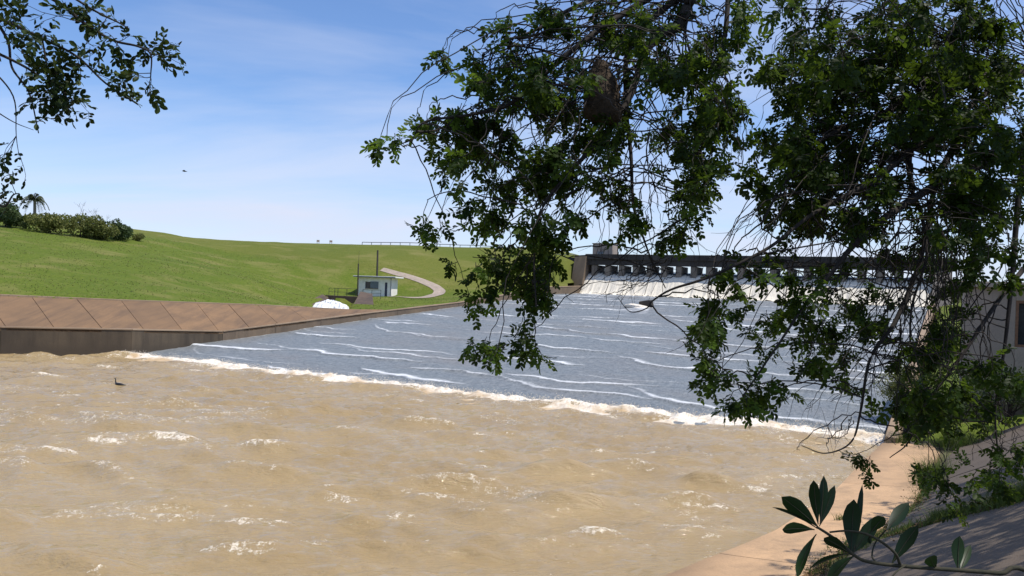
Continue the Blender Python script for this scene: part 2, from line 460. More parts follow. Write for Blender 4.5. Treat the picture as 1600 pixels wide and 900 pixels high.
def tps(ctrl):
    n = len(ctrl); xy = ctrl[:, :2] / 50.0
    r2 = ((xy[:, None] - xy[None]) ** 2).sum(-1)
    K = .5 * r2 * np.log(r2 + 1e-12); K[np.arange(n), np.arange(n)] = 4e-4
    Pm = np.c_[np.ones(n), xy]
    A = np.block([[K, Pm], [Pm.T, np.zeros((3, 3))]])
    s = np.linalg.solve(A, np.r_[ctrl[:, 2], 0, 0, 0])
    def f(x, y):
        x = np.asarray(x, float) / 50; y = np.asarray(y, float) / 50; sh = x.shape
        q = np.stack([x.ravel(), y.ravel()], -1); o = np.empty(len(q))
        for i in range(0, len(q), 20000):
            b = q[i:i + 20000]; d2 = ((b[:, None] - xy[None]) ** 2).sum(-1)
            o[i:i + 20000] = (.5 * d2 * np.log(d2 + 1e-12)) @ s[:n] + s[n] + b @ s[n + 1:]
        return o.reshape(sh)
    return f
tz0 = tps(ctrl)
def inpoly(x, y, poly):
    r = np.zeros(x.shape, bool); n = len(poly)
    for i in range(n):
        x1, y1 = poly[i][:2]; x2, y2 = poly[(i + 1) % n][:2]
        c = ((y1 > y) != (y2 > y)) & (x < (x2 - x1) * (y - y1) / (y2 - y1 + 1e-12) + x1)
        r ^= c
    return r
PANEL_POLY = PANEL_BOT + PANEL_TOP[::-1]
# outlet channel footprint (from the head wall by the hut down to the slope paving)
OA, OB = P(470, 484, 87.5), P(546, 484, 89.5)          # mouth, left and right
OC, OD = P(556, 470, 104.0), P(510, 464, 104.5)        # head, right and left
OUT_POLY = [OA, OB, OC, OD]
def terrain_z(x, y):
    z = tz0(x, y)
    z = z + (fbm(x * .18, y * .18, 3, 5) - .5) * .35
    z = np.where(inpoly(x, y, PANEL_POLY), z - .55, z)
    z = np.where(inpoly(x, y, OUT_POLY), np.minimum(z, 2.6), z)
    return z
gx = np.concatenate([np.arange(-150, -70, 1.6), np.arange(-70, 16, .55)]); gy = np.concatenate([np.arange(42, 130, .6), np.arange(130, 200, 1.2)])
X, Y = np.meshgrid(gx, gy); Zt = terrain_z(X, Y)
nx, ny = len(gx), len(gy)
idx = np.arange(nx * ny).reshape(ny, nx)
q = np.stack([idx[:-1, :-1], idx[:-1, 1:], idx[1:, 1:], idx[1:, :-1]], -1).reshape(-1, 4)
cxm = (X[:-1, :-1] + X[1:, 1:]).ravel() / 2; cym = (Y[:-1, :-1] + Y[1:, 1:]).ravel() / 2
aa = (cxm - J[0]) * U[0] + (cym - J[1]) * U[1]; tt = (cxm - J[0]) * Wd[0] + (cym - J[1]) * Wd[1]
wallside = np.where(tt > 0, aa < -.75, True)
# landward of the flared basin wall
fl = np.array([-36.54 + 28.87, 56.58 - 60.21]); fl /= np.linalg.norm(fl); fn = np.array([fl[1], -fl[0]])
side = (cxm + 28.87) * fn[0] + (cym - 60.21) * fn[1]
wallside &= (side > .8) | (tt > 0)
wallside &= ~((tt > 86.5) & (aa > -1.5))
av_ = (X - J[0]) * U[0] + (Y - J[1]) * U[1]; tv_ = (X - J[0]) * Wd[0] + (Y - J[1]) * Wd[1]
Zt = np.where((av_ > -2.3) & (tv_ > 82.0), np.minimum(Zt, 5.5), Zt)
terr = mesh_obj('grass_embankment', np.c_[X.ravel(), Y.ravel(), Zt.ravel()], q[wallside], M['grass'], smooth=True)
tag(terr, kind='structure')
# the farther embankment face carries drier, olive grass
pv = np.stack([X, Y], -1).reshape(-1, 2)
d_toe = np.interp(X.ravel(), [-90, -60, -42, -30, -20, -8, 4], [142, 128, 124, 123, 121, 116, 122])
attr(terr, 'dry', np.clip((Y.ravel() - d_toe) / 5.0 + .3, 0, 1) * .95)

# tufts standing in the near meadow
def blades(n, base, h, wdt, lean=.5, seed=1):
    r = np.random.default_rng(seed)
    ang = r.uniform(0, 2 * np.pi, n); la = r.uniform(0, 2 * np.pi, n); ll = r.uniform(.1, lean, n)
    hh = h * r.uniform(.5, 1.25, n)
    side = np.c_[np.cos(ang), np.sin(ang), np.zeros(n)] * (wdt * r.uniform(.6, 1.3, n))[:, None]
    ld = np.c_[np.cos(la) * ll, np.sin(la) * ll, np.ones(n)]
    mid = base + ld * (hh * .55)[:, None] * np.array([.6, .6, 1])
    tip = base + ld * np.c_[hh * 1.3, hh * 1.3, hh]
    V = np.stack([base - side, base + side, mid + side * .7, mid - side * .7, tip], 1).reshape(-1, 3)
    i = np.arange(n)[:, None] * 5
    Fq = np.concatenate([i + np.array([[0, 1, 2]]), i + np.array([[0, 2, 3]]), i + np.array([[3, 2, 4]])], 1).reshape(-1, 3)
    return V, Fq, np.repeat(r.uniform(0, 1, n), 5)
n = 45000
bx_ = rng.uniform(-75, -2, n); by_ = 52 + 75 * rng.uniform(0, 1, n) ** 1.6
a_ = (bx_ - J[0]) * U[0] + (by_ - J[1]) * U[1]; t_ = (bx_ - J[0]) * Wd[0] + (by_ - J[1]) * Wd[1]
sd_ = (bx_ + 28.87) * fn[0] + (by_ - 60.21) * fn[1]
hutc = P(586, 462, 113)
ok = np.where(t_ > 0, a_ < -1.0, sd_ > .5) & ~inpoly(bx_, by_, PANEL_POLY) & ~inpoly(bx_, by_, OUT_POLY) & (vnoise(bx_ * .5, by_ * .5, 3) > .28)
ok &= ((bx_ - hutc[0]) ** 2 + (by_ - hutc[1]) ** 2 > 12)
bx_, by_ = bx_[ok], by_[ok]; bz_ = terrain_z(bx_, by_) - .01
v, f, tn = blades(len(bx_), np.c_[bx_, by_, bz_], .10, .035, .9, 3)
o = mesh_obj('meadow_grass', v, f, M['grass_tuft']); attr(o, 'tint', tn)
tag(o, 'short tufty green grass on the slope above the brown slabs', 'grass', kind='stuff')

# gravel track looping up the embankment
tp = [(606, 466.2, 110.5), (640, 466.5, 111), (668, 464.5, 113), (684, 460, 115.5), (688, 454, 117.8), (680, 446, 119.6), (662, 436.5, 121.2), (640, 428.5, 122.4), (618, 422.5, 123.2), (597, 418.5, 124)]
tw = np.array([P(*p)[:2] for p in tp])
ti = np.linspace(0, len(tw) - 1, 90)
tcx = np.interp(ti, np.arange(len(tw)), tw[:, 0]); tcy = np.interp(ti, np.arange(len(tw)), tw[:, 1])
for _ in range(6):
    tcx[1:-1] = (tcx[:-2] + 2 * tcx[1:-1] + tcx[2:]) / 4; tcy[1:-1] = (tcy[:-2] + 2 * tcy[1:-1] + tcy[2:]) / 4
tg = np.stack([np.gradient(tcx), np.gradient(tcy)], -1); tg /= np.linalg.norm(tg, axis=1, keepdims=True); tnm = np.stack([-tg[:, 1], tg[:, 0]], -1)
offs = np.linspace(-.85, .85, 7); wv = np.interp(ti, [0, 2, 5, 9], [.7, 1., 1.05, .75])
TV = []
for k, of in enumerate(offs):
    x = tcx + tnm[:, 0] * of * wv; y = tcy + tnm[:, 1] * of * wv
    TV.append(np.c_[x, y, terrain_z(x, y) + .07])
TV = np.stack(TV, 1).reshape(-1, 3); ii = np.arange(90 * 7).reshape(90, 7)
o = mesh_obj('gravel_track', TV, np.stack([ii[:-1, :-1], ii[:-1, 1:], ii[1:, 1:], ii[1:, :-1]], -1).reshape(-1, 4), M['track'], smooth=True)
tag(o, kind='structure')

# ------------------------------------------------------------------ slope paving: slabs on the far bank
sp = empty('slope_paving', (-36, 58, 2)); tag(sp, kind='structure')
def polyat(poly, s):
    poly = np.array(poly); d = np.r_[0, np.cumsum(np.linalg.norm(np.diff(poly[:, :2], axis=0), axis=1))]
    return np.array([np.interp(s * d[-1], d, poly[:, k]) for k in range(3)])
# joint positions along the bottom / top edges, skewed as the slabs are cast
jb = np.array([polyat(PANEL_BOT, s) for s in (0, .13, .2617, .3043, .3515, .401, .447, .495, .5413, .595, .651, .7025, .755, .8123, .8748, 1.0)])
jt = np.array([polyat(PANEL_TOP, s) for s in (0, .11, .2305, .2823, .338, .3947, .4463, .4955, .547, .6025, .661, .715, .7692, .8215, .8782, 1.0)])
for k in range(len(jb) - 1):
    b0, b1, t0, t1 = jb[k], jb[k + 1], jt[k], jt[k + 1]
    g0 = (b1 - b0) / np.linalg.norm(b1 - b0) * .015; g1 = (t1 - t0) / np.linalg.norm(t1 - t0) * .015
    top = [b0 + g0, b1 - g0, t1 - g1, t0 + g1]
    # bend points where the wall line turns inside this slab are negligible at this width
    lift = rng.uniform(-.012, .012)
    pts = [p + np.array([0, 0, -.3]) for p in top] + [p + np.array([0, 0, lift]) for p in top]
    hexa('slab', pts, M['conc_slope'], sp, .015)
# pale coping strip along the top edge of the slabs
for k in range(len(PANEL_TOP) - 2):
    p0, p1 = np.array(PANEL_TOP[k]), np.array(PANEL_TOP[k + 1]); dr = (p1 - p0)[:2]; dr /= np.linalg.norm(dr); nn = np.array([-dr[1], dr[0], 0]) * .22
    e = np.r_[dr, 0] * .01
    pts = [p0 + e + nn * .1 - [0, 0, .2], p1 - e + nn * .1 - [0, 0, .2], p1 - e + nn * 1.6 - [0, 0, .2], p0 + e + nn * 1.6 - [0, 0, .2]]
    pts += [np.array(p) + [0, 0, .32] for p in pts]
    hexa('coping', pts, M['conc_cap'], sp, .02)

# ------------------------------------------------------------------ basin and chute walls
def wall_run(name, pts, thick, label, mat, capmat, capw=.36, caph=.12, zbot=-1.5, seg=6.0, cat='wall'):
    root = empty(name, tuple(pts[0][:2]) + (0,)); tag(root, label, cat)
    pts = np.array(pts, float)
    for i in range(len(pts) - 1):
        p0, p1 = pts[i], pts[i + 1]; L = np.linalg.norm((p1 - p0)[:2]); m = max(1, round(L / seg))
        dr = (p1 - p0)[:2] / L; nl = np.array([-dr[1], dr[0]])      # landward = left of travel
        for k in range(m):
            a, b = p0 + (p1 - p0) * k / m, p0 + (p1 - p0) * (k + 1) / m
            e = np.r_[dr * .012, 0]; a = a + e; b = b - e
            nl3 = np.r_[nl * thick, 0]
            zb = zbot if zbot is not None else -1
            pt = [np.r_[a[:2], zb], np.r_[b[:2], zb], np.r_[(b + nl3)[:2], zb], np.r_[(a + nl3)[:2], zb], a - [0, 0, caph], b - [0, 0, caph], b + nl3 - [0, 0, caph], a + nl3 - [0, 0, caph]]
            hexa('wall_panel', pt, mat, root, .012)
            o1 = np.r_[-nl * .05, 0]; c3 = np.r_[nl * capw, 0]
            pt = [a + o1 - [0, 0, caph - .003], b + o1 - [0, 0, caph - .003], b + c3 - [0, 0, caph - .003], a + c3 - [0, 0, caph - .003], a + o1, b + o1, b + c3, a + c3]
            hexa('coping', pt, capmat, root, .015)
    return root
wall_run('retaining_wall', [(-60, 45.6, 2.08), (-36.54, 56.58, 2.08), (-28.87, 60.21, 2.02), S(0, 8.6, 1.67)], 1.4,
         'dark stained concrete basin wall below the brown sloping slabs', M['conc_wall'], M['conc_cap'])
wall_run('chute_wall', [S(0, 8.62, 1.67), S(0, 26.7, 3.04), S(0, 45.6, 4.35), S(0, 72, 6.95), S(0, 83, 7.35)], 1.4,
         'long low concrete wall climbing beside the chute to the dam', M['conc_chute'], M['conc_cap'], zbot=-1.0)

# ------------------------------------------------------------------ water: pool
def sumwaves(x, y, n, lmin, lmax, amp, th0, spread, seed):
    r = np.random.default_rng(seed); z = np.zeros_like(x)
    for _ in range(n):
        lam = lmin * (lmax / lmin) ** r.uniform(); th = th0 + r.normal() * spread
        k = 2 * np.pi / lam; ph = r.uniform(0, 2 * np.pi)
        z += amp * lam ** .85 * np.sin(k * (x * math.cos(th) + y * math.sin(th)) + ph)
    return z / math.sqrt(n)
px_ = np.concatenate([np.arange(-62, -22, .22), np.arange(-22, 19.5, .135)]); py_ = np.concatenate([np.arange(3, 26, .11), np.arange(26, 66, .17)])
X, Y = np.meshgrid(px_, py_)
wx = X + 1.5 * (fbm(X * .15, Y * .15, 2, 31) - .5) * 2; wy = Y + 1.5 * (fbm(X * .15, Y * .15, 2, 37) - .5) * 2
th0 = math.atan2(-.98, -.16)
z = sumwaves(wx, wy, 60, .9, 4.8, .052, th0, .38, 2)
grp = .55 + .9 * fbm(X * .11, Y * .11, 3, 41)
z = z * grp
z = np.where(z > 0, z * (1 + 1.6 * z), z * .8)                    # peaky crests, flat troughs
z += sumwaves(X, Y, 44, .3, 1.1, .040, th0, .45, 8) * (.4 + fbm(X * .3, Y * .3, 2, 43))
A = (X - J[0]) * U[0] + (Y - J[1]) * U[1]; T = (X - J[0]) * Wd[0] + (Y - J[1]) * Wd[1]
near_jump = np.exp(-np.clip(-T, 0, None) / 6.5)
z += near_jump * (fbm(X * .9, Y * .9, 3, 51) - .5) * .32
foam = np.clip((z - .36 - .2 * fbm(X * .4, Y * .4, 2, 57)) * 3.2, 0, .62) * (fbm(X * .22, Y * .22, 3, 61) > .47)
foam = np.maximum(foam, .40 * np.clip((z - .09) * 6, 0, 1) * (fbm(X * .5, Y * .9, 3, 59) > .52))  # crest foam specks, also painting sun sparkle on the waves
pat = fbm(X * .16 + 3, Y * .3, 3, 63)
foam = np.maximum(foam, np.clip((pat - .63) * 4.0, 0, .34) * (z > -.02))
foam = np.maximum(foam, np.exp(-np.clip(-T, 0, None) / 1.5) * .72)
foam = np.maximum(foam, near_jump * .52 * np.clip((fbm(A * .8, T * 1.6, 3, 67) - .42) * 5, 0, 1))
right_line = (X - E0[0]) * .805 - (Y - E0[1]) * .593
lac = np.clip(1 - np.abs(fbm(X * .8, Y * .8, 3, 71) - .5) * 14, 0, 1)   # lacy streaks trailing along the near bank
foam = np.maximum(foam, .40 * lac * np.clip((right_line + 6.0) / 4, 0, 1) * (fbm(X * .25, Y * .25, 2, 73) > .46))
glint_fleck = np.clip((fbm(X * 1.1, Y * 2.3, 3, 81) - .62) * 7, 0, .42) * (z > .02) * (fbm(X * .2, Y * .3, 2, 83) > .45)  # tiny sun glints painted as pale specks through the foam mask
foam = np.maximum(foam, glint_fleck)
# a few breaking caps
for cpx, cpy, L, Wt, hh in [(268, 690, 1.5, .5, .22), (405, 700, 1.2, .4, .16), (90, 703, 1.1, .4, .12), (165, 694, 1.0, .35, .1), (670, 664, 1.5, .35, .14), (735, 728, 1.3, .3, .12), (85, 594, 1.4, .4, .16), (70, 586, 1.3, .35, .12),
                            (170, 574, 1.3, .35, .14), (590, 620, 1.3, .3, .1), (950, 655, 1.0, .35, .14), (310, 580, 1.0, .3, .1), (930, 828, .9, .3, .1), (1170, 762, .9, .3, .06), (1100, 790, .9, .3, .05)]:
    b = P(cpx, cpy, 10); rr = (b - np.array([0, 0, CAM_H])); k = -CAM_H / rr[2]; cx0, cy0 = rr[0] * k, rr[1] * k
    ex = (X - cx0) * .97 - (Y - cy0) * .22; ey = (X - cx0) * .22 + (Y - cy0) * .97
    gs = np.exp(-(ex / L) ** 2 - (ey / Wt) ** 2) * (.45 + 1.1 * fbm(X * 1.7, Y * 1.7, 2, 77))
    z += gs * hh; foam = np.maximum(foam, np.clip(gs * .62, 0, .55))
bank_dist = np.clip((edge_in((X - E0[0]) * BW[0] + (Y - E0[1]) * BW[1]) - right_line) / 3.5, 0, 1)
Zp = z * (.22 + .78 * bank_dist) - .03 * (1 - bank_dist)      # waves die out against the apron
ny, nx = X.shape; idx = np.arange(nx * ny).reshape(ny, nx)
q = np.stack([idx[:-1, :-1], idx[:-1, 1:], idx[1:, 1:], idx[1:, :-1]], -1).reshape(-1, 4)
tc_ = (T[:-1, :-1] + T[1:, 1:]).ravel() / 2; rc_ = (right_line[:-1, :-1] + right_line[1:, 1:]).ravel() / 2; ac_ = (A[:-1, :-1] + A[1:, 1:]).ravel() / 2
sd2 = (X + 28.87) * fn[0] + (Y - 60.21) * fn[1]; sc_ = (sd2[:-1, :-1] + sd2[1:, 1:]).ravel() / 2
keep = (tc_ < .35) & (rc_ < 1.9) & ~((ac_ < -.1) & (sc_ > .3))
pool = mesh_obj('pool_water', np.c_[X.ravel(), Y.ravel(), Zp.ravel()], q[keep], M['pool'], smooth=True)
attr(pool, 'foam', foam); tag(pool, kind='structure')

# ------------------------------------------------------------------ water: chute with roll waves
av = np.arange(0, WID + .01, .14); tv = np.concatenate([np.arange(-2, 32, .11), np.arange(32, 83.5, .2)])
A, T = np.meshgrid(av, tv)
hz = np.zeros_like(A); fm = np.zeros_like(A)
r = np.random.default_rng(77)
waves = []
tcur = .5
row = 0
while tcur < 80:
    a0 = r.uniform(-4, 3)
    while a0 < WID:
        L = r.uniform(6, 15)
        waves.append((a0 + L / 2, tcur + r.uniform(-2.0, 2.0), L / 2 * 1.2, r.uniform(.008, .035), r.uniform(.3, 1.0), r.uniform(-.16, .16)))
        a0 += L * r.uniform(.8, 1.15)
    tcur += r.uniform(2.3, 3.9) * (1 + tcur / 160)
warp = (fbm(A * .35, T * .35, 3, 91) - .5)
for (ac, t0, hl, cv, st, sk) in waves:
    m = (np.abs(A - ac) < hl * 1.5) & (T > t0 - 4) & (T < t0 + 9)
    if not m.any(): continue
    da = A[m] - ac
    front = t0 + cv * da ** 2 * np.where(da < 0, 2.2, .6) + sk * da + warp[m] * 2.0
    s = T[m] - front                                       # >0 upstream of the front
    env = np.clip(1.25 - (np.abs(da) / hl) ** 2, 0, 1)
    hgt = np.where(s > 0, np.exp(-s / 2.0), np.exp(-(s / .22) ** 2)) * env * st
    hz[m] = np.maximum(hz[m], hgt)
    fl_ = np.where(s > 0, np.exp(-s / .20), np.exp(-(s / .12) ** 2)) * env * st + .34 * np.where(s > 0, np.exp(-s / .9), 0) * env * st
    fm[m] = np.maximum(fm[m], fl_)
fm *= (.42 + .75 * np.clip(fbm(A * .22, T * .5, 4, 97) * 2.4 - .6, 0, 1))
# spreading wake behind the block standing in the flow
BA, BT = 21.1, 56.3
ds = BT - T; da = A - BA
wk = np.exp(-((np.abs(da) - .32 * ds) / (.35 + .05 * ds)) ** 2) * np.exp(-ds / 9) * (ds > -.3)
core = np.exp(-(da / (.6 + .22 * ds)) ** 2) * np.exp(-ds / 7.0) * (ds > -.2)
wn_ = .35 + 1.0 * fbm(A * 1.2, T * .7, 3, 99)
fm = np.maximum(fm, np.clip(wk * .6 + core * .75, 0, .9) * wn_)
hz = hz + core * .5
fm = np.maximum(fm, np.exp(-np.clip(82.3 - T, 0, None) / .5) * .5)
fm = np.maximum(fm, np.exp(-A / .25) * .5 * wn_)
Zc = zch(T) + hz * .17 + (fbm(A * 1.4, T * 1.4, 3, 101) - .5) * .07 + .02
pts = np.stack([J[0] + U[0] * A + Wd[0] * T, J[1] + U[1] * A + Wd[1] * T, Zc], -1).reshape(-1, 3)
ny, nx = A.shape; idx = np.arange(nx * ny).reshape(ny, nx)
chute = mesh_obj('chute_water', pts, np.stack([idx[:-1, :-1], idx[:-1, 1:], idx[1:, 1:], idx[1:, :-1]], -1).reshape(-1, 4), M['chute'], smooth=True)
attr(chute, 'foam', fm); tag(chute, kind='structure')
def flow_uv(o, A, T):
    a = o.data.attributes.new('flow_uv', 'FLOAT_VECTOR', 'POINT')
    a.data.foreach_set('vector', np.stack([A, T, np.zeros_like(A)], -1).astype(np.float32).ravel())
flow_uv(chute, A, T)

# hydraulic jump: churning white ridge where the chute meets the pool
ja = np.arange(-.2, WID + .3, .07); js = np.linspace(-2.6, 1.3, 46)
A, Sx = np.meshgrid(ja, js)
wob = (fbm(ja * .22, ja * 0 + 1.7, 3, 111) - .5) * 1.1 + (fbm(ja * 1.2, ja * 0 + 4.1, 2, 113) - .5) * .5
T = Sx + wob[None, :]
amp = (.10 + .38 * fbm(ja * .6, ja * 0 + 9.3, 3, 117))[None, :]
prof = np.where(Sx > 0, np.exp(-(Sx / .35) ** 2), np.exp(-(Sx / .95) ** 2))
lump = fbm(A * 1.6, T * 1.6, 4, 121)
Zj = np.maximum(zch(T), 0) * (Sx > 0) - .16 + prof * amp * (.5 + 1.1 * lump) + .12 * lump + np.where(Sx > .5, -(Sx - .5) * .35, 0)
pts = np.stack([J[0] + U[0] * A + Wd[0] * T, J[1] + U[1] * A + Wd[1] * T, Zj], -1).reshape(-1, 3)
ny, nx = A.shape; idx = np.arange(nx * ny).reshape(ny, nx)
o = mesh_obj('whitewater', pts, np.stack([idx[:-1, :-1], idx[:-1, 1:], idx[1:, 1:], idx[1:, :-1]], -1).reshape(-1, 4), M['foam'], smooth=True)
attr(o, 'tan', np.clip(-Sx * .75 - .15 + (fbm(A * .8, T * 1.5, 3, 123) - .5) * 2.4, 0, .95))
tag(o, 'churning white foam line where chute water meets the brown pool', 'foam', kind='stuff')
# thrown droplets along the ridge
n = 5000
da_ = rng.uniform(0, WID, n); ds_ = rng.normal(0, .28, n) + np.interp(da_, ja, wob)
h_ = np.abs(rng.normal(0, .13, n)) + .0 + .2 * (fbm(da_ * .6, da_ * 0 + 9.3, 3, 117))
c = np.stack([J[0] + U[0] * da_ + Wd[0] * ds_, J[1] + U[1] * da_ + Wd[1] * ds_, h_ + np.maximum(zch(ds_), 0)], -1)
tet = np.array([[1, 1, 1], [1, -1, -1], [-1, 1, -1], [-1, -1, 1]]) * .5
V = (c[:, None, :] + tet[None] * rng.uniform(.015, .045, n)[:, None, None]).reshape(-1, 3)
i4 = np.arange(n)[:, None] * 4
Fq = np.concatenate([i4 + np.array([[0, 1, 2]]), i4 + np.array([[0, 3, 1]]), i4 + np.array([[0, 2, 3]]), i4 + np.array([[1, 3, 2]])], 1).reshape(-1, 3)
o = mesh_obj('spray', V, Fq, M['foam']); attr(o, 'tan', np.zeros(len(V)))
tag(o, 'white droplets thrown up along the foam line', 'spray', kind='stuff')

# block standing in the chute flow
def lump_obj(name, loc, dims, mat, seed, sub=2, parent=None, jag=.25):
    bm = bmesh.new(); bmesh.ops.create_cube(bm, size=1)
    bmesh.ops.subdivide_edges(bm, edges=bm.edges[:], cuts=sub, use_grid_fill=True)
    r = np.random.default_rng(seed)
    for v in bm.verts:
        v.co = Vector((v.co.x * dims[0], v.co.y * dims[1], v.co.z * dims[2])) * (1 + r.uniform(-jag, jag) * .4)
    me = bpy.data.meshes.new(name); bm.to_mesh(me); bm.free(); me.materials.append(mat)
    o = bpy.data.objects.new(name, me); COL.objects.link(o); o.location = loc
    return o
bp = S(BA, BT, zch(BT))
o = lump_obj('concrete_block', (bp[0], bp[1], bp[2] + .35), (1.5, 1.0, 1.1), M['rock'], 4)
o.rotation_euler = (.1, -.15, math.radians(-25))
tag(o, 'dark block standing alone in the chute, throwing a white wake', 'block')
# splash piled against it
v = []; ang = np.linspace(0, 2 * np.pi, 28, endpoint=False)
bm = bmesh.new(); bmesh.ops.create_icosphere(bm, subdivisions=4, radius=1.0)
for vv in bm.verts:
    k = 1 + .5 * (float(fbm(np.array([vv.co.x * 2.3 + 5]), np.array([vv.co.y * 2.3 + vv.co.z * 1.7]), 3, 5)[0]) - .5)
    vv.co = Vector((vv.co.x * 1.5 * k, vv.co.y * .7 * k, vv.co.z * .38 * k))
me = bpy.data.meshes.new('splash'); bm.to_mesh(me); bm.free(); me.materials.append(M['foam'])
for p_ in me.polygons: p_.use_smooth = True
o = bpy.data.objects.new('splash', me); COL.objects.link(o); s_ = S(BA - .9, BT - .75, zch(BT) + .05); o.location = s_; o.rotation_euler = (0, .08, math.radians(-15))
attr(o, 'tan', np.zeros(len(me.vertices)))
tag(o, 'white splash heaped in front of the dark block', 'splash', kind='stuff')

# ------------------------------------------------------------------ dam: weir, falling water, piers, bridge
prof = [(96, 9.95), (89, 9.93), (87.6, 9.9), (86.6, 9.65), (85.4, 8.8), (84.2, 7.4), (83.2, 6.3), (82.5, 5.9), (82.5, 3), (96, 3)]
def extr(name, prof, a0, a1, mat, parent=None):
    n = len(prof); v = [S(a0, t, z) for t, z in prof] + [S(a1, t, z) for t, z in prof]
    f = [(i, (i + 1) % n, n + (i + 1) % n, n + i) for i in range(n)] + [tuple(range(n))[::-1], tuple(range(n, 2 * n))]
    o = mesh_obj(name, v, f, mat)
    bm = bmesh.new(); bm.from_mesh(o.data); bmesh.ops.recalc_face_normals(bm, faces=bm.faces); bm.to_mesh(o.data); bm.free()
    if parent: under(o, parent)
    return o
o = extr('spillway_weir', [(t, z - .25) for t, z in prof], 0, WID, M['conc_wall'])
tag(o, 'curved concrete weir hidden under the falling water', 'weir')
fa = np.arange(0, WID + .01, .11)
ft = np.array([95, 91, 89, 88, 87.4, 86.9, 86.5, 86.1, 85.7, 85.3, 84.9, 84.5, 84.1, 83.7, 83.3, 82.9, 82.4, 81.8])
pz = np.interp(ft[::-1], [p[0] for p in prof[7::-1]], [p[1] for p in prof[7::-1]])[::-1] + .14
A, T = np.meshgrid(fa, ft); Zf = np.repeat(pz[:, None], len(fa), 1)
fallk = np.clip((87.0 - T) / 4, 0, 1)
Zf = Zf + fallk * (fbm(A * 1.6, T * .25, 4, 131) - .5) * .5
T2 = T - fallk * (fbm(A * 2.2, T * .3, 3, 137)) * .45
pts = np.stack([J[0] + U[0] * A + Wd[0] * T2, J[1] + U[1] * A + Wd[1] * T2, Zf], -1).reshape(-1, 3)
ny, nx = A.shape; idx = np.arange(nx * ny).reshape(ny, nx)
o = mesh_obj('waterfall', pts, np.stack([idx[:-1, :-1], idx[:-1, 1:], idx[1:, 1:], idx[1:, :-1]], -1).reshape(-1, 4), M['fall'], smooth=True)
attr(o, 'foam', np.clip((86.75 - T) / .9, -.8, .9)); flow_uv(o, A, T); tag(o, kind='structure')
o = mesh_obj('reservoir_water', [S(-3, 94.5, 10.05), S(WID + 40, 94.5, 10.05), S(WID + 500, 900, 10.05), S(-400, 900, 10.05)], [(0, 1, 2, 3)], M['lake']); tag(o, kind='structure')

br = empty('spillway_bridge', S(WID / 2, 87, 9.7)); tag(br, 'dark concrete road bridge on piers across the top of the falls', 'bridge')
BAY, A0 = 2.46, 1.2
NB = int((WID - 1) / BAY)
for k in range(NB + 1):
    a = A0 + k * BAY
    box('pier', a - .48, a + .48, 85.7, 89.4, 8.6, 11.02, M['conc_pier'], br, .05, fr=S)
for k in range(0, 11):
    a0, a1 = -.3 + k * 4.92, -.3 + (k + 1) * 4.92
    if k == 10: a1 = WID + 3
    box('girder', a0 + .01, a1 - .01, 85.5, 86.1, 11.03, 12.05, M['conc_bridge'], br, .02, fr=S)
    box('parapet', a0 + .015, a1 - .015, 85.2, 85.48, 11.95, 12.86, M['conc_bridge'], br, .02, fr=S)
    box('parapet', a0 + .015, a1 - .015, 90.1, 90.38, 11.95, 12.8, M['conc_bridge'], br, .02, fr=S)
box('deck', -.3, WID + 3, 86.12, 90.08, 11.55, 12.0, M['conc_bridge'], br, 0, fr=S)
# left abutment: battered wing wall, crest wall and the block house on the crest
ab = empty('abutment', S(-1, 86, 6)); tag(ab, 'sloping grey concrete abutment at the left end of the falls', 'abutment')
hexa('wing_wall', [S(-2.2, 82.6, 3), S(-.02, 82.6, 3), S(-.02, 90.5, 3), S(-2.2, 90.5, 3), S(-2.2, 85.1, 12.55), S(-.02, 85.1, 12.7), S(-.02, 90.5, 12.7), S(-2.2, 90.5, 12.55)], M['conc_chute'], ab, .04)
hexa('crest_wall', [S(-9.5, 86.6, 11.9), S(-2.22, 86.6, 10.7), S(-2.22, 87.1, 10.7), S(-9.5, 87.1, 11.9), S(-9.5, 86.6, 12.25), S(-2.22, 86.6, 12.3), S(-2.22, 87.1, 12.3), S(-9.5, 87.1, 12.25)], M['conc_bridge'], ab, .02)
hexa('toe_wall', [S(-9.5, 82.3, 4), S(-2.22, 82.3, 4), S(-2.22, 82.8, 4), S(-9.5, 82.8, 4), S(-9.5, 82.3, 7.3), S(-2.22, 82.3, 7.9), S(-2.22, 82.8, 7.9), S(-9.5, 82.8, 7.3)], M['conc_chute'], ab, .02)
# right abutment
rb = empty('abutment', S(WID + 1.5, 86, 6)); tag(rb, 'concrete abutment at the right end of the falls, behind the branches', 'abutment')
hexa('wing_wall', [S(WID + .02, 82.6, 3), S(WID + 2.4, 82.6, 3), S(WID + 2.4, 90.5, 3), S(WID + .02, 90.5, 3), S(WID + .02, 85.1, 11.0), S(WID + 2.4, 85.1, 11.0), S(WID + 2.4, 90.5, 11.0), S(WID + .02, 90.5, 11.0)], M['conc_pale'], rb, .04)

bh = empty('block_house', S(.6, 90, 12)); tag(bh, 'small square grey block house on the dam crest beside the bridge', 'hut')
box('wall', -1.3, 2.45, 90.6, 93.4, 11.5, 14.95, M['conc_pale'], bh, .03, fr=S)
box('roof', -1.42, 2.57, 90.48, 93.5, 14.955, 15.1, M['conc_pale'], bh, .02, fr=S)
box('doorway', -.35, .75, 90.56, 90.62, 12.05, 13.6, M['shutter'], bh, 0, fr=S)
mast = tubes('antenna_mast', [([S(3.3, 91, 12), S(3.3, 91, 15.6)], [.09, .07])], M['pole'])
tag(mast, 'dark post standing right of the grey block house', 'post')

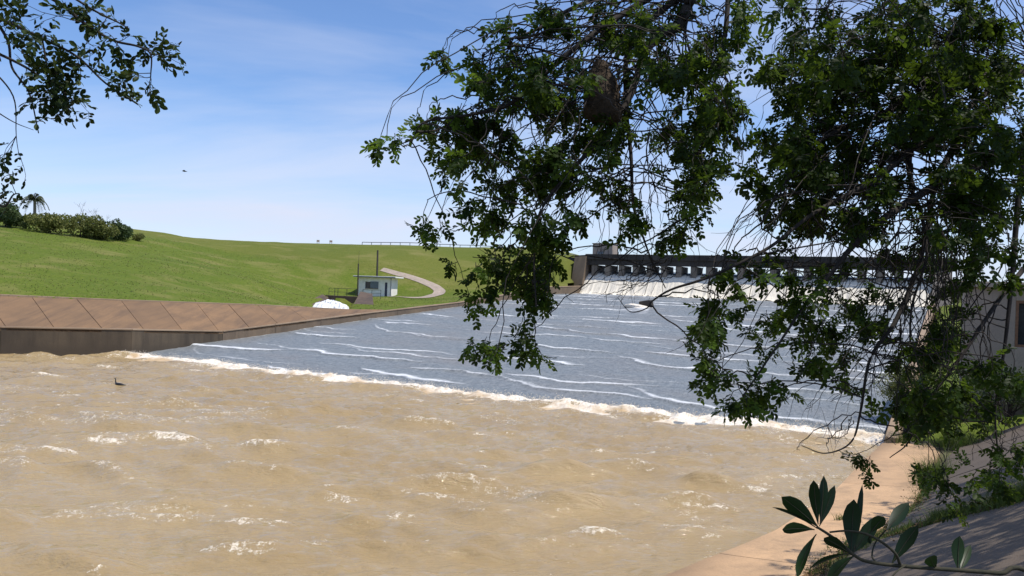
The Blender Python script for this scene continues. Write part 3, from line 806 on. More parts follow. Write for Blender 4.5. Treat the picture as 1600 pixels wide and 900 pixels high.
# guard rail along the crest
crest_px = [(566, 382.5, 151), (590, 383, 150), (640, 384, 148), (700, 386, 146), (760, 388.5, 143.6), (800, 391, 142), (850, 396, 140), (880, 398.5, 139), (917, 398.5, 137.5)]
cw = np.array([P(*p) for p in crest_px]); cd_ = np.r_[0, np.cumsum(np.linalg.norm(np.diff(cw[:, :2], axis=0), axis=1))]
gr = empty('guard_rail', tuple(cw[0])); tag(gr, 'thin grey guard rail on posts along the embankment crest', 'railing')
rail = []
for s_ in np.arange(0, cd_[-1], 2.0):
    x, y = np.interp(s_, cd_, cw[:, 0]), np.interp(s_, cd_, cw[:, 1])
    zt = max(float(terrain_z(np.array([x]), np.array([y]))[0]), 0) if s_ < cd_[-1] - 6 else 12.3
    box('post', x - .05, x + .05, y - .05, y + .05, zt - .3, zt + .55, M['galv'], gr)
    rail.append((x, y - .08, zt + .5))
rail = np.array(rail)
tubes('rail', [(rail, np.full(len(rail), .07))], M['galv'], gr, 6)
for px, d in ((497, 154.5), (517, 153.8)):
    c = P(px, 381, d); zt = float(terrain_z(np.array([c[0]]), np.array([c[1]]))[0])
    s_ = empty('sign_board', (c[0], c[1], zt))
    tag(s_, 'left of two tiny boards on the embankment skyline' if px == 497 else 'right of two tiny boards on the embankment skyline', 'sign', 'sign boards on the crest')
    box('board', c[0] - .28, c[0] + .28, c[1] - .03, c[1] + .03, zt + .42, zt + .8, M['sign'], s_)
    box('leg', c[0] - .22, c[0] - .15, c[1] - .025, c[1] + .025, zt - .2, zt + .415, M['pole'], s_)
    box('leg', c[0] + .15, c[0] + .22, c[1] - .025, c[1] + .025, zt - .2, zt + .415, M['pole'], s_)

# ------------------------------------------------------------------ outlet works beside the hut
HZ = 4.55
ow = empty('outlet_channel', tuple(P(520, 478, 97))); tag(ow, 'brown concrete outlet channel walls below the white hut', 'channel')
hl, hr = P(508, 461, 105), P(560, 463.5, 104)
def vwall(name, p, q_, zb, zt0, zt1, th, mat, parent):
    p, q_ = np.array(p)[:2], np.array(q_)[:2]; d = (q_ - p) / np.linalg.norm(q_ - p); nrm = np.array([-d[1], d[0]]) * th
    pts = [np.r_[p, zb], np.r_[q_, zb], np.r_[q_ + nrm, zb], np.r_[p + nrm, zb], np.r_[p, zt0], np.r_[q_, zt1], np.r_[q_ + nrm, zt1], np.r_[p + nrm, zt0]]
    return hexa(name, pts, mat, parent, .02)
vwall('head_wall', hl, hr, 2.0, hl[2], hr[2], .5, M['conc_outlet'], ow)
rw0, rw1 = P(563, 459.5, 103.5), P(546, 487, 90.5); rw2 = P(585, 487, 91.0); rw3 = P(582, 463, 103)
hexa('side_wall', [(*rw1[:2], 1.5), (*rw2[:2], 1.5), (*rw3[:2], 1.5), (*rw0[:2], 1.5), (*rw1[:2], rw1[2] - .1), (*rw2[:2], rw2[2] + .1), (*rw3[:2], rw3[2] + .35), (*rw0[:2], rw0[2] + .35)], M['conc_outlet'], ow, .03)
lw0, lw1 = P(508, 461, 105), P(470, 483, 89)
hexa('side_wall', [(*lw1[:2], 1.5), (lw1[0] + 1.2, lw1[1], 1.5), (lw0[0] + .6, lw0[1], 1.5), (*lw0[:2], 1.5), (lw1[0] - .6, lw1[1], lw1[2] + .15), (lw1[0] + .3, lw1[1], lw1[2] - .25), (lw0[0] + .5, lw0[1], lw0[2] - .3), (lw0[0] - .4, lw0[1], lw0[2] + .1)], M['conc_outlet'], ow, .03)
# roaring white water in the channel
us = np.linspace(0, 1, 60); vs = np.linspace(0, 1, 60); Ug, Vg = np.meshgrid(us, vs)
q0, q1, q2, q3 = P(474, 487, 88), P(549, 487, 90), P(545, 477, 100), P(498, 473, 100)
base = (1 - Vg)[..., None] * ((1 - Ug)[..., None] * q0 + Ug[..., None] * q1) + Vg[..., None] * ((1 - Ug)[..., None] * q3 + Ug[..., None] * q2)
hump = np.interp(Vg, [0, .25, .6, .85, 1], [.0, .1, .3, .4, .1]) * np.clip(1.5 - 4 * (Ug - .42) ** 2, 0, 2)
base[..., 2] += hump + (fbm(Ug * 9, Vg * 12, 4, 141) - .5) * .5 - .25 * (np.abs(Ug - .5) * 2) ** 3
idx = np.arange(3600).reshape(60, 60)
o = mesh_obj('outlet_water', base.reshape(-1, 3), np.stack([idx[:-1, :-1], idx[:-1, 1:], idx[1:, 1:], idx[1:, :-1]], -1).reshape(-1, 4), M['outletfoam'], smooth=True)
attr(o, 'foam', np.full(3600, 1.0) - .55 * fbm(Ug * 8, Vg * 8, 3, 143).ravel()); flow_uv(o, Ug * 8, Vg * 12); tag(o, kind='structure')

def railing(pts, label, h=1.0):
    pts = np.array(pts); root = empty('railing', tuple(pts[0])); tag(root, label, 'railing', 'railings by the hut')
    for p in pts: tubes('post', [([p - [0, 0, .3], p + [0, 0, h]], [.035, .035])], M['rail'], root, 6)
    for hh in (h - .02, h * .5): tubes('rail', [(pts + [0, 0, hh], np.full(len(pts), .028))], M['rail'], root, 6)
railing([P(514, 461.5, 105.3), P(523, 461.8, 105.2), P(528, 462, 105.1), P(542, 462.5, 104.8), P(556, 463, 104.5)], 'dark tube railing above the outlet, left of the white hut')
railing([P(567, 463.5, 104), P(581, 464.5, 103.5), P(595, 464, 106)], 'dark tube railing in front of the hut window', .95)

# ------------------------------------------------------------------ hut
hx0, hx1 = P(559, 462, 112)[0], P(612.5, 462, 112)[0]; hy = 112.0
hut = empty('hut', (hx0, hy, HZ)); tag(hut, 'small white flat-roofed hut beside the outlet', 'hut')
th = math.radians(-6)
def HF(x, y, z): return (hx0 + x * math.cos(th) - y * math.sin(th), hy + x * math.sin(th) + y * math.cos(th), HZ + z)
hw = hx1 - hx0
def hbox(name, x0, x1, y0, y1, z0, z1, mat, par=hut, bev=.01): return box(name, x0, x1, y0, y1, z0, z1, mat, par, bev, fr=HF)
# front wall pieces round the openings
wx0, wx1, wz0, wz1 = hw * .225, hw * .605, 1.08, 2.02; dx0_, dx1_ = hw * .80, hw * .875
hbox('wall', 0, wx0, 0, .2, -.6, 2.62, M['white_wall']); hbox('wall', wx0, wx1, 0, .2, -.6, wz0, M['white_wall']); hbox('wall', wx0, wx1, 0, .2, wz1, 2.62, M['white_wall'])
hbox('wall', wx1, dx0_, 0, .2, -.6, 2.62, M['white_wall']); hbox('wall', dx0_, dx1_, 0, .2, 2.0, 2.62, M['white_wall']); hbox('wall', dx1_, hw, 0, .2, -.6, 2.62, M['white_wall'])
hbox('wall', 0, .2, .205, 3.4, -.6, 2.62, M['white_wall']); hbox('wall', hw - .2, hw, .205, 3.4, -.6, 2.62, M['white_wall']); hbox('wall', .2, hw - .2, 3.2, 3.4, -.6, 2.62, M['white_wall'])
hexa('roof', [HF(-.55, -.75, 2.625), HF(hw + .75, -.75, 2.66), HF(hw + .75, 3.9, 2.66), HF(-.55, 3.9, 2.625), HF(-.55, -.75, 2.82), HF(hw + .75, -.75, 2.86), HF(hw + .75, 3.9, 2.86), HF(-.55, 3.9, 2.82)], M['roof_white'], hut, .02)
hbox('fascia', -.5, hw + .7, -.79, -.755, 2.66, 2.80, M['shutter'])
hbox('downpipe', hw - .12, hw - .05, -.08, -.01, -.3, 2.6, M['shutter'])
wnd = hbox('window', wx0, wx1, .12, .16, wz0, wz1, M['glass_dark'])
def sub(o, par):
    o.parent = par; o.matrix_parent_inverse = Matrix.Identity(4); return o
sm_ = wx0 + (wx1 - wx0) * .38
sub(box('shutter', sm_, wx1 + .03, -.06, -.005, wz0 + .05, wz1 + .06, M['shutter'], None, .01, fr=HF), wnd).matrix_parent_inverse = Matrix.Identity(4)
sub(box('frame', wx0 - .04, wx0 + .03, -.03, .02, wz0 - .02, wz1, M['shutter'], None, 0, fr=HF), wnd)
sub(box('sill', wx0 - .05, wx1 + .05, -.07, .0, wz0 - .09, wz0 - .003, M['conc_pale'], None, 0, fr=HF), wnd)
dr = hbox('door', dx0_, dx1_, .08, .13, -.02, 1.995, M['door_navy'])
sub(box('handle', dx1_ - .1, dx1_ - .06, .03, .075, .95, 1.1, M['galv'], None, 0, fr=HF), dr)
pb, pt_ = P(588.5, 462, 117), P(590.4, 391, 117)
o = tubes('utility_pole', [([np.r_[pb[:2], 4.2], pt_], [.17, .12])], M['pole'], None, 8)
tag(o, 'tall dark timber pole rising behind the hut', 'pole')
pb, pt_, pe = P(559, 462, 110.8), P(560.2, 412, 110.8), P(561.5, 392, 110.8)
ap = empty('antenna_pole', tuple(pb)); tag(ap, 'shorter dark pole with thin whip aerial at the hut corner', 'pole')
tubes('pole', [([np.r_[pb[:2], 4.0], pt_], [.1, .09])], M['pole'], ap, 8)
tubes('whip', [([pt_, pe], [.025, .015])], M['pole'], ap, 5)

# ------------------------------------------------------------------ near (right) bank
bp_ = empty('bank_paving', BK(3, 5, 0)); tag(bp_, kind='structure')
def bank_patch(name, fin, fout, al0, al1, mat, lift=0., skew=0., nal=24, gap=.012, nof=9):
    """a cast slab following the bank profile between the inner and outer edge curves"""
    al = np.linspace(al0 + gap, al1 - gap, nal); sg_ = np.linspace(0, 1, nof)
    Sg, L = np.meshgrid(sg_, al); O = fin(L) * (1 - Sg) + fout(L) * Sg
    L = L + skew * np.clip(O - 4.4, 0, None)
    z = bank_z(O) + lift + (fbm(O * .7, L * .7, 3, 151) - .5) * .05
    xw, yw = bxy(O, L); top = np.stack([xw, yw, z], -1)
    n_, m_ = O.shape; bot = top - np.array([0, 0, .5])
    v = np.concatenate([top.reshape(-1, 3), bot.reshape(-1, 3)]); i = np.arange(n_ * m_).reshape(n_, m_); k = n_ * m_
    f = [tuple(x) for x in np.stack([i[:-1, :-1], i[:-1, 1:], i[1:, 1:], i[1:, :-1]], -1).reshape(-1, 4)]
    ring = list(i[0, :]) + list(i[1:, -1]) + list(i[-1, -2::-1]) + list(i[-2:0:-1, 0])
    f += [(ring[(x + 1) % len(ring)], ring[x], ring[x] + k, ring[(x + 1) % len(ring)] + k) for x in range(len(ring))]
    ob = mesh_obj(name, v, f, mat, smooth=False); under(ob, bp_); return ob
edge_out = lambda al: np.interp(al, [-14, 1, 2.8, 5.5, 8, 10.9, 18.6, 22], [1.6, 2.5, 2.68, 3.05, 3.3, 3.1, 2.55, 1.6])
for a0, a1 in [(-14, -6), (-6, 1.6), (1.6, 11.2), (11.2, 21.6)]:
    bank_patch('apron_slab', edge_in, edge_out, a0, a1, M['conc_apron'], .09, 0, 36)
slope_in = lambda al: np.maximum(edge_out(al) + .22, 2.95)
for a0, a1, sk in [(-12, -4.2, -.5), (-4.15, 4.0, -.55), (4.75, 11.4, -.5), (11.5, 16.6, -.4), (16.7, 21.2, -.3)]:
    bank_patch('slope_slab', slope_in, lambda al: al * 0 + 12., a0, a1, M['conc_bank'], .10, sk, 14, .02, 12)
# soil under and around the slabs, rising to the path where the camera stands
off_g = np.concatenate([np.arange(-3, 14, .4), np.arange(14, 60, 4)]); al_g = np.concatenate([np.arange(-40, 30, .5), np.arange(30, 130, 2.)])
O, L = np.meshgrid(off_g, al_g)
gxw, gyw = bxy(O, L)
zb = bank_z(O) - .06
zb = np.where(O < edge_in(L) + .35, zb - .9, zb)
dist = np.hypot(gxw - 1.2, gyw + 2.2)
zb = np.maximum(zb, np.clip(4.35 - np.clip(dist - 3.3, 0, None) * .95, -1, 4.35) * (O > .5) - 1.0 * (O <= .5))
tR = L - 21.9
zup = zch(np.clip(tR, 0, 83)) + .15 + np.clip(O - 1.0, 0, None) * .22
bl = np.clip((L - 21.0) / 2.5, 0, 1)
zb = zb * (1 - bl) + zup * bl
zb = np.where((L > 21.5) & (O < .8), -1.2, zb)
zb += (fbm(O * .8, L * .8, 3, 161) - .5) * .10
ny, nx = O.shape; idx = np.arange(nx * ny).reshape(ny, nx)
o = mesh_obj('near_bank', np.c_[gxw.ravel(), gyw.ravel(), zb.ravel()], np.stack([idx[:-1, :-1], idx[:-1, 1:], idx[1:, 1:], idx[1:, :-1]], -1).reshape(-1, 4), M['soil'], smooth=True)
o.data.materials.append(M['grass']); attr(o, 'dry', np.full(O.size, .15))
mi = np.zeros(len(o.data.polygons), np.int32); lc = (L[:-1, :-1] + L[1:, 1:]).ravel() / 2; mi[lc > 21.3] = 1
o.data.polygons.foreach_set('material_index', mi); tag(o, kind='structure')
# right side wall of the chute
wall_run('chute_wall', [S(WID + .62, 83, 6.7), S(WID + .62, 45, 4.15), S(WID + .62, 26, 2.65), S(WID + .62, 8, 1.05), S(WID + .62, -1.5, .45)][::1], .01, 'low concrete wall on the right edge of the chute, behind the branches', M['conc_chute'], M['conc_cap'], capw=.0, zbot=-1.0) if False else None
rw = empty('chute_wall', S(WID, 0, 0)); tag(rw, 'low concrete wall on the right edge of the chute, behind the branches', 'wall')
ts = [-1.2, 4, 10, 17, 26, 36, 47, 59, 71, 82.5]
for t0, t1 in zip(ts[:-1], ts[1:]):
    z0, z1 = zch(t0) + .5, zch(t1) + .5
    hexa('wall_panel', [S(WID + .02, t0 + .01, -1), S(WID + .55, t0 + .01, -1), S(WID + .55, t1 - .01, zch(t1) - 1.2), S(WID + .02, t1 - .01, zch(t1) - 1.2), S(WID + .02, t0 + .01, z0), S(WID + .55, t0 + .01, z0), S(WID + .55, t1 - .01, z1), S(WID + .02, t1 - .01, z1)], M['conc_cap'], rw, .03)

# gauge house on the right, mostly behind the branches
gh = empty('gauge_house', BK(8, 27, 1.5)); tag(gh, 'pale concrete building with brown-framed window at the right edge', 'building')
def GB(x, y, z): return BK(5.6 + x, 25.5 + y, z)
def gbox(name, x0, x1, y0, y1, z0, z1, mat, par=gh, bev=.02): return box(name, x0, x1, y0, y1, z0, z1, mat, par, bev, fr=GB)
WX0, WX1, WZ0, WZ1 = 2.05, 3.7, 4.35, 6.45
gbox('wall', 0, WX0, 0, .3, .3, 7.0, M['conc_pale']); gbox('wall', WX0, WX1, 0, .3, .3, WZ0, M['conc_pale']); gbox('wall', WX0, WX1, 0, .3, WZ1, 7.0, M['conc_pale']); gbox('wall', WX1, 7, 0, .3, .3, 7.0, M['conc_pale'])
gbox('wall', 0, .3, .305, 6, .3, 7.0, M['conc_pale']); gbox('wall', 6.7, 7, .305, 6, .3, 7.0, M['conc_pale']); gbox('wall', .3, 6.7, 5.7, 6, .3, 7.0, M['conc_pale'])
gbox('roof', -.3, 7.3, -.3, 6.3, 7.01, 7.25, M['conc_pale']); gbox('plinth', -.25, 7.2, -.35, -.005, .2, 1.9, M['conc_bank'])
w_ = gbox('window', WX0, WX1, .2, .24, WZ0, WZ1, M['glass_dark'])
for nm, x0, x1, z0, z1 in [('frame', WX0 + .003, WX0 + .12, WZ0 + .003, WZ1 - .003), ('frame', WX1 - .12, WX1 - .003, WZ0 + .003, WZ1 - .003), ('frame', WX0 + .125, WX1 - .125, WZ1 - .12, WZ1 - .003), ('frame', WX0 + .125, WX1 - .125, WZ0 + .003, WZ0 + .12), ('mullion', WX0 + .6, WX0 + .68, WZ0 + .125, WZ1 - .125), ('mullion', WX0 + 1.1, WX0 + 1.18, WZ0 + .125, WZ1 - .125)]:
    sub(box(nm, x0, x1, .02, .16, z0, z1, M['frame_brown'], None, 0, fr=GB), w_)

# ------------------------------------------------------------------ leaves
def leaflet(length, width, fold=.18, curl=.1):
    ys = np.array([0, .28, .62, .86, 1.0]); ws = np.array([.0, .72, 1.0, .62, .0]) * width / 2
    c = np.c_[ys * length, np.zeros(5), -curl * length * ys ** 2]
    l = c + np.c_[np.zeros(5), ws, ws * fold]; r_ = c - np.c_[np.zeros(5), ws, -ws * fold]
    V = np.array([c[0], l[1], l[2], l[3], c[4], r_[3], r_[2], r_[1], c[2]])
    Fq = np.array([[0, 8, 1], [1, 8, 2], [2, 8, 3], [3, 8, 4], [4, 8, 5], [5, 8, 6], [6, 8, 7], [7, 8, 0]])
    return V, Fq
def rotm(ax, ang):
    return np.array(Matrix.Rotation(ang, 3, ax))
def compound_leaf(seed, pairs=4, L=.10, ll=.038, lw=.021):
    r = np.random.default_rng(seed); V, Fq = [], []; b = 0
    rv, rf = tube_arrays([(np.c_[np.linspace(0, L, 5), np.zeros(5), -.12 * np.linspace(0, 1, 5) ** 2 * L], np.linspace(.0016, .0008, 5))], 3)
    V.append(rv); Fq.append(np.concatenate([rf[:, [0, 1, 2]], rf[:, [0, 2, 3]]])); b += len(rv)
    for k in range(pairs):
        s_ = (k + .7) / pairs
        for sd in (-1, 1):
            sc = r.uniform(.72, 1.15) * (.8 + .35 * s_)
            v, f = leaflet(ll * sc, lw * sc * r.uniform(.85, 1.15), .2, r.uniform(0, .2))
            v = v @ rotm('X', r.normal() * .35).T @ rotm('Y', r.normal() * .22).T @ rotm('Z', sd * (1.05 - .45 * s_ + r.normal() * .15)).T
            V.append(v + [L * s_, 0, -.12 * s_ ** 2 * L]); Fq.append(f + b); b += len(v)
    return np.concatenate(V), np.concatenate(Fq)
LEAFV = [compound_leaf(i, pairs=3 + i % 3, L=.075 + .012 * (i % 3)) for i in range(6)]
LEAFV_L = [compound_leaf(50 + i, pairs=2 + i % 3, L=.07 + .01 * (i % 3), ll=.043, lw=.024) for i in range(6)]

def spray_paths(start, direction, length, nseg=6, droop=.35, r_=None):
    d = np.array(direction, float); d /= np.linalg.norm(d); p = np.array(start, float); pts = [p.copy()]
    for k in range(nseg):
        d = d + np.array([0, 0, -droop / nseg]) + r_.normal(size=3) * .16; d /= np.linalg.norm(d)
        p = p + d * length / nseg; pts.append(p.copy())
    return np.array(pts)
def frames(dirs, r_):
    """orthonormal frames whose x axis follows dirs and z axis leans to the sky"""
    x = dirs / np.linalg.norm(dirs, axis=1, keepdims=True)
    up = np.array([0, 0, 1.0]) + r_.normal(size=x.shape) * .75
    y = np.cross(up, x); y /= np.linalg.norm(y, axis=1, keepdims=True) + 1e-9
    z_ = np.cross(x, y)
    return np.stack([x, y, z_], -1)          # columns

class Tree:
    def __init__(s, seed): s.r = np.random.default_rng(seed); s.twigs = []; s.lp, s.ld, s.ls, s.lt = [], [], [], []
    def spray(s, start, direction, length, nleaf, size=1.0, tint=(0, .8), droop=.35, rad=.0022):
        r = s.r; pts = spray_paths(start, direction, length, 6, droop, r)
        s.twigs.append((pts, np.linspace(rad, rad * .45, len(pts))))
        for k in range(nleaf):
            f = (k + .6) / nleaf; f = .15 + .85 * f; i = min(int(f * 6), 5); w = f * 6 - i
            p = pts[i] * (1 - w) + pts[i + 1] * w; t = pts[i + 1] - pts[i]; t /= np.linalg.norm(t)
            sidev = np.cross(t, r.normal(size=3)); sidev /= np.linalg.norm(sidev) + 1e-9
            d = t * .55 + sidev * .85 + np.array([0, 0, -.15])
            s.lp.append(p); s.ld.append(d); s.ls.append(size * r.uniform(.7, 1.2)); s.lt.append(tint[0] + (tint[1] - tint[0]) * r.uniform() ** 1.5)
        return pts
    def build(s, root, variants, mat, twigmat, n_single, front_key):
        lp, ld, ls, lt = map(np.array, (s.lp, s.ld, s.ls, s.lt)); R_ = frames(ld, s.r); var = s.r.integers(0, len(variants), len(lp))
        order = np.argsort(front_key(lp)); single = order[:n_single]; rest = order[n_single:]
        protos = []
        for k, (v, f) in enumerate(variants):
            me = bpy.data.meshes.new('leaf'); me.from_pydata(v.tolist(), [], f.tolist()); me.materials.append(mat)
            for tb in range(3):
                m2 = me.copy(); a = m2.attributes.new('tint', 'FLOAT', 'POINT'); a.data.foreach_set('value', np.full(len(v), (.12, .45, .85)[tb], np.float32)); protos.append(m2)
        inv = Matrix.Translation(-Vector(root.location))
        for i in single:
            me = protos[var[i] * 3 + min(2, int(lt[i] * 3))]
            o = bpy.data.objects.new('leaf', me); COL.objects.link(o)
            m = Matrix(np.block([[R_[i] * ls[i], lp[i][:, None]], [np.zeros((1, 3)), np.ones((1, 1))]]).tolist())
            o.parent = root; o.matrix_parent_inverse = inv; o.matrix_basis = m
        V, Fq, Tn, b = [], [], [], 0
        for k, (v, f) in enumerate(variants):
            sel = rest[var[rest] == k]
            if not len(sel): continue
            w = np.einsum('nij,vj->nvi', R_[sel] * ls[sel][:, None, None], v) + lp[sel][:, None, :]
            V.append(w.reshape(-1, 3)); Fq.append((f[None] + (np.arange(len(sel)) * len(v))[:, None, None]).reshape(-1, 3) + b); b += w.shape[0] * w.shape[1]
            Tn.append(np.repeat(np.clip(lt[sel] + s.r.normal(size=len(sel)) * .05, 0, 1), len(v)))
        if V:
            o = mesh_obj('foliage', np.concatenate(V), np.concatenate(Fq), mat); attr(o, 'tint', np.concatenate(Tn)); under(o, root); tag(o, kind='stuff')
        o = tubes('twigs', s.twigs, twigmat, root, 4); tag(o, kind='stuff')

def bez(p0, p1, p2, p3, n=14):
    t = np.linspace(0, 1, n)[:, None]; return (1 - t) ** 3 * p0 + 3 * (1 - t) ** 2 * t * p1 + 3 * (1 - t) * t ** 2 * p2 + t ** 3 * p3
def smooth_poly(pts, n=8):
    pts = np.array(pts, float); q = np.vstack([2 * pts[0] - pts[1], pts, 2 * pts[-1] - pts[-2]]); out_ = []
    for i in range(1, len(q) - 2):
        for t in np.linspace(0, 1, n, endpoint=False):
            out_.append(.5 * ((2 * q[i]) + (-q[i - 1] + q[i + 1]) * t + (2 * q[i - 1] - 5 * q[i] + 4 * q[i + 1] - q[i + 2]) * t * t + (-q[i - 1] + 3 * q[i] - 3 * q[i + 1] + q[i + 2]) * t ** 3))
    out_.append(q[-2]); return np.array(out_)

# ---- the big overhanging tree on the right
TR = (11.0, 10.2)
tree = empty('overhanging_tree', (TR[0], TR[1], 3.2)); tag(tree, 'dark leafy tree whose drooping branches fill the upper right', 'tree')
tr = Tree(21)
def limb(name, pts, r0, r1, root, wob=.0):
    p = smooth_poly(pts, 8); n = len(p); p[1:-1] += tr.r.normal(size=(n - 2, 3)) * wob
    return tubes(name, [(p, r1 + (r0 - r1) * np.linspace(1, 0, n) ** 1.35)], M['bark'], root, 8), p
limb('trunk', [(TR[0], TR[1], 2.2), (TR[0] - .15, TR[1] - .1, 4.2), (10.0, 9.4, 6.2), (8.4, 8.2, 7.8), (7.2, 7.4, 9.2)], .30, .15, tree)
limb('branch', [(10.0, 9.4, 6.2), (7.4, 7.4, 7.5), tuple(P(1650, 95, 6.2))], .13, .055, tree)
L1 = limb('branch', [P(1650, 95, 6.2), P(1600, 112, 5.9), P(1520, 122, 5.5), P(1470, 138, 5.3), P(1440, 150, 5.2), P(1380, 178, 5.0), P(1320, 200, 4.8), P(1270, 228, 4.6), P(1225, 285, 4.4), P(1190, 350, 4.3)], .048, .006, tree)[1]
L2 = limb('branch', [P(1442, 148, 5.2), P(1437, 180, 5.15), P(1433, 215, 5.1), P(1421, 245, 5.1), P(1424, 285, 5.05), P(1430, 312, 5.0), P(1440, 335, 5.0), P(1448, 400, 4.9), P(1425, 480, 4.85), P(1422, 560, 4.8)], .032, .006, tree)[1]
L3 = limb('branch', [P(1560, 130, 5.6), P(1475, 200, 5.2), P(1420, 236, 4.9), P(1370, 280, 4.6), P(1320, 306, 4.5), P(1262, 340, 4.4), P(1200, 388, 4.3), P(1110, 432, 4.25), P(1050, 452, 4.3), P(1020, 470, 4.3), P(1010, 482, 4.3), P(985, 487, 4.3), P(966, 466, 4.35)], .021, .0018, tree)[1]
L4 = limb('branch', [P(1600, 235, 5.4), P(1500, 270, 5.0), P(1425, 312, 4.7), P(1370, 350, 4.5), P(1330, 388, 4.4), P(1300, 425, 4.35), P(1262, 470, 4.3), P(1215, 540, 4.2), P(1160, 620, 4.2)], .034, .004, tree)[1]
L5 = limb('branch', [P(1600, 420, 5.0), P(1560, 470, 4.8), P(1500, 560, 4.7), P(1440, 640, 4.7), P(1420, 690, 4.7), P(1390, 715, 4.7)], .016, .003, tree)[1]
L6 = limb('branch', [P(1520, 180, 5.2), P(1488, 235, 5.0), P(1462, 290, 4.9), P(1440, 400, 4.8), P(1400, 500, 4.7), P(1360, 560, 4.6), P(1345, 640, 4.6), P(1330, 690, 4.6), P(1290, 708, 4.6), P(1252, 696, 4.6)], .024, .0025, tree)[1]
L7 = limb('branch', [P(1605, 200, 5.3), P(1590, 330, 5.2), P(1582, 430, 5.1), P(1570, 540, 5.0), P(1555, 640, 5.0), P(1560, 720, 5.0)], .024, .005, tree)[1]
# limbs feeding the middle cluster, entering from above the frame
limb('branch', [(8.4, 8.2, 7.8), (4.8, 6.2, 9.2), (2.6, 5.2, 9.1), tuple(P(1150, -90, 4.9))], .09, .045, tree)
M1 = limb('branch', [P(1150, -90, 4.9), P(1085, -10, 4.8), P(1062, 38, 4.75), P(1030, 55, 4.7), P(1005, 90, 4.6), P(985, 150, 4.5), P(940, 215, 4.4), P(890, 270, 4.35), P(845, 330, 4.3), P(835, 400, 4.25), P(838, 480, 4.2)], .040, .004, tree)[1]
M2 = limb('branch', [P(1130, -70, 4.9), P(1000, -25, 4.7), P(900, 10, 4.5), P(840, 45, 4.4), P(800, 60, 4.35), P(757, 82, 4.3)], .022, .003, tree)[1]
M3 = limb('branch', [P(1060, -30, 4.8), P(960, 30, 4.6), P(880, 90, 4.45), P(800, 160, 4.35), P(740, 178, 4.3), P(665, 190, 4.25), P(645, 215, 4.25), P(620, 228, 4.25)], .022, .0025, tree)[1]
M4 = limb('branch', [P(1080, -20, 4.85), P(990, 60, 4.8), P(978, 150, 4.7), P(986, 240, 4.6), P(990, 320, 4.55), P(1005, 370, 4.5), P(1020, 410, 4.5), P(1040, 450, 4.5)], .020, .003, tree)[1]
M5 = limb('branch', [P(1140, -40, 4.9), P(1135, 40, 4.8), P(1120, 120, 4.7), P(1090, 190, 4.6), P(1085, 260, 4.55), P(1080, 330, 4.5), P(1060, 390, 4.5)], .018, .003, tree)[1]
M6 = limb('branch', [P(1290, -30, 4.9), P(1294, 10, 4.85), P(1240, 12, 4.8), P(1203, 11, 4.8)], .010, .002, tree)[1]

# long drooping twigs that reach the leaf clusters, and the clusters themselves
def hang(src, blob, n, depth, sideways, size, tint, leaf_n, bare=.0, ndeep=.35):
    cx, cy, rx, ry = blob
    for k in range(n):
        if k % 4 == 0:                       # leaves grow in tufts: a new tuft every four sprays
            ang = tr.r.uniform(0, 2 * np.pi); rr = math.sqrt(tr.r.uniform(0, 1))
            tx, ty, td = cx + math.cos(ang) * rr * rx, cy + math.sin(ang) * rr * ry, depth + tr.r.normal() * ndeep
        ex, ey = tx + tr.r.normal() * 11, ty + tr.r.normal() * 11 - 8
        e = P(ex, ey, td + tr.r.normal() * .06)
        if src is not None and tr.r.uniform() < .38:
            dd = np.linalg.norm(src - e, axis=1); above = src[:, 2] > e[2] - .05
            cand = np.where(above)[0] if above.any() else np.arange(len(src))
            w_ = 1 / (.15 + dd[cand]) ** 2; i = tr.r.choice(cand, p=w_ / w_.sum())
            s0 = src[i]; L = np.linalg.norm(e - s0)
            out1 = s0 + (e - s0) * .35 + np.array([sideways * .25, 0, .22]) * L * tr.r.uniform(.2, 1) + tr.r.normal(size=3) * .06 * L
            in2 = e + np.array([-sideways * .1, 0, .35]) * L * tr.r.uniform(.3, 1) + tr.r.normal(size=3) * .08 * L
            pth = bez(s0, out1, in2, e, 16); pth[1:-1] += tr.r.normal(size=(14, 3)) * .008
            tr.twigs.append((pth, np.linspace(.0048, .002, 16)))
            d = pth[-1] - pth[-3]
        else:
            d = np.array([sideways, 0, -.6]) + tr.r.normal(size=3) * .5
        if tr.r.uniform() < bare:
            tr.spray(e, d + tr.r.normal(size=3) * .02, tr.r.uniform(.1, .25), 0, size, tint, .3)
        else:
            tr.spray(e, d, tr.r.uniform(.05, .12), leaf_n + 1, size * .92, tint, .3)
DENS = .26
mid_src = np.concatenate([M1, M2, M3, M4, M5]); rt_src = np.concatenate([L1, L2, L3, L4, L6, L7])
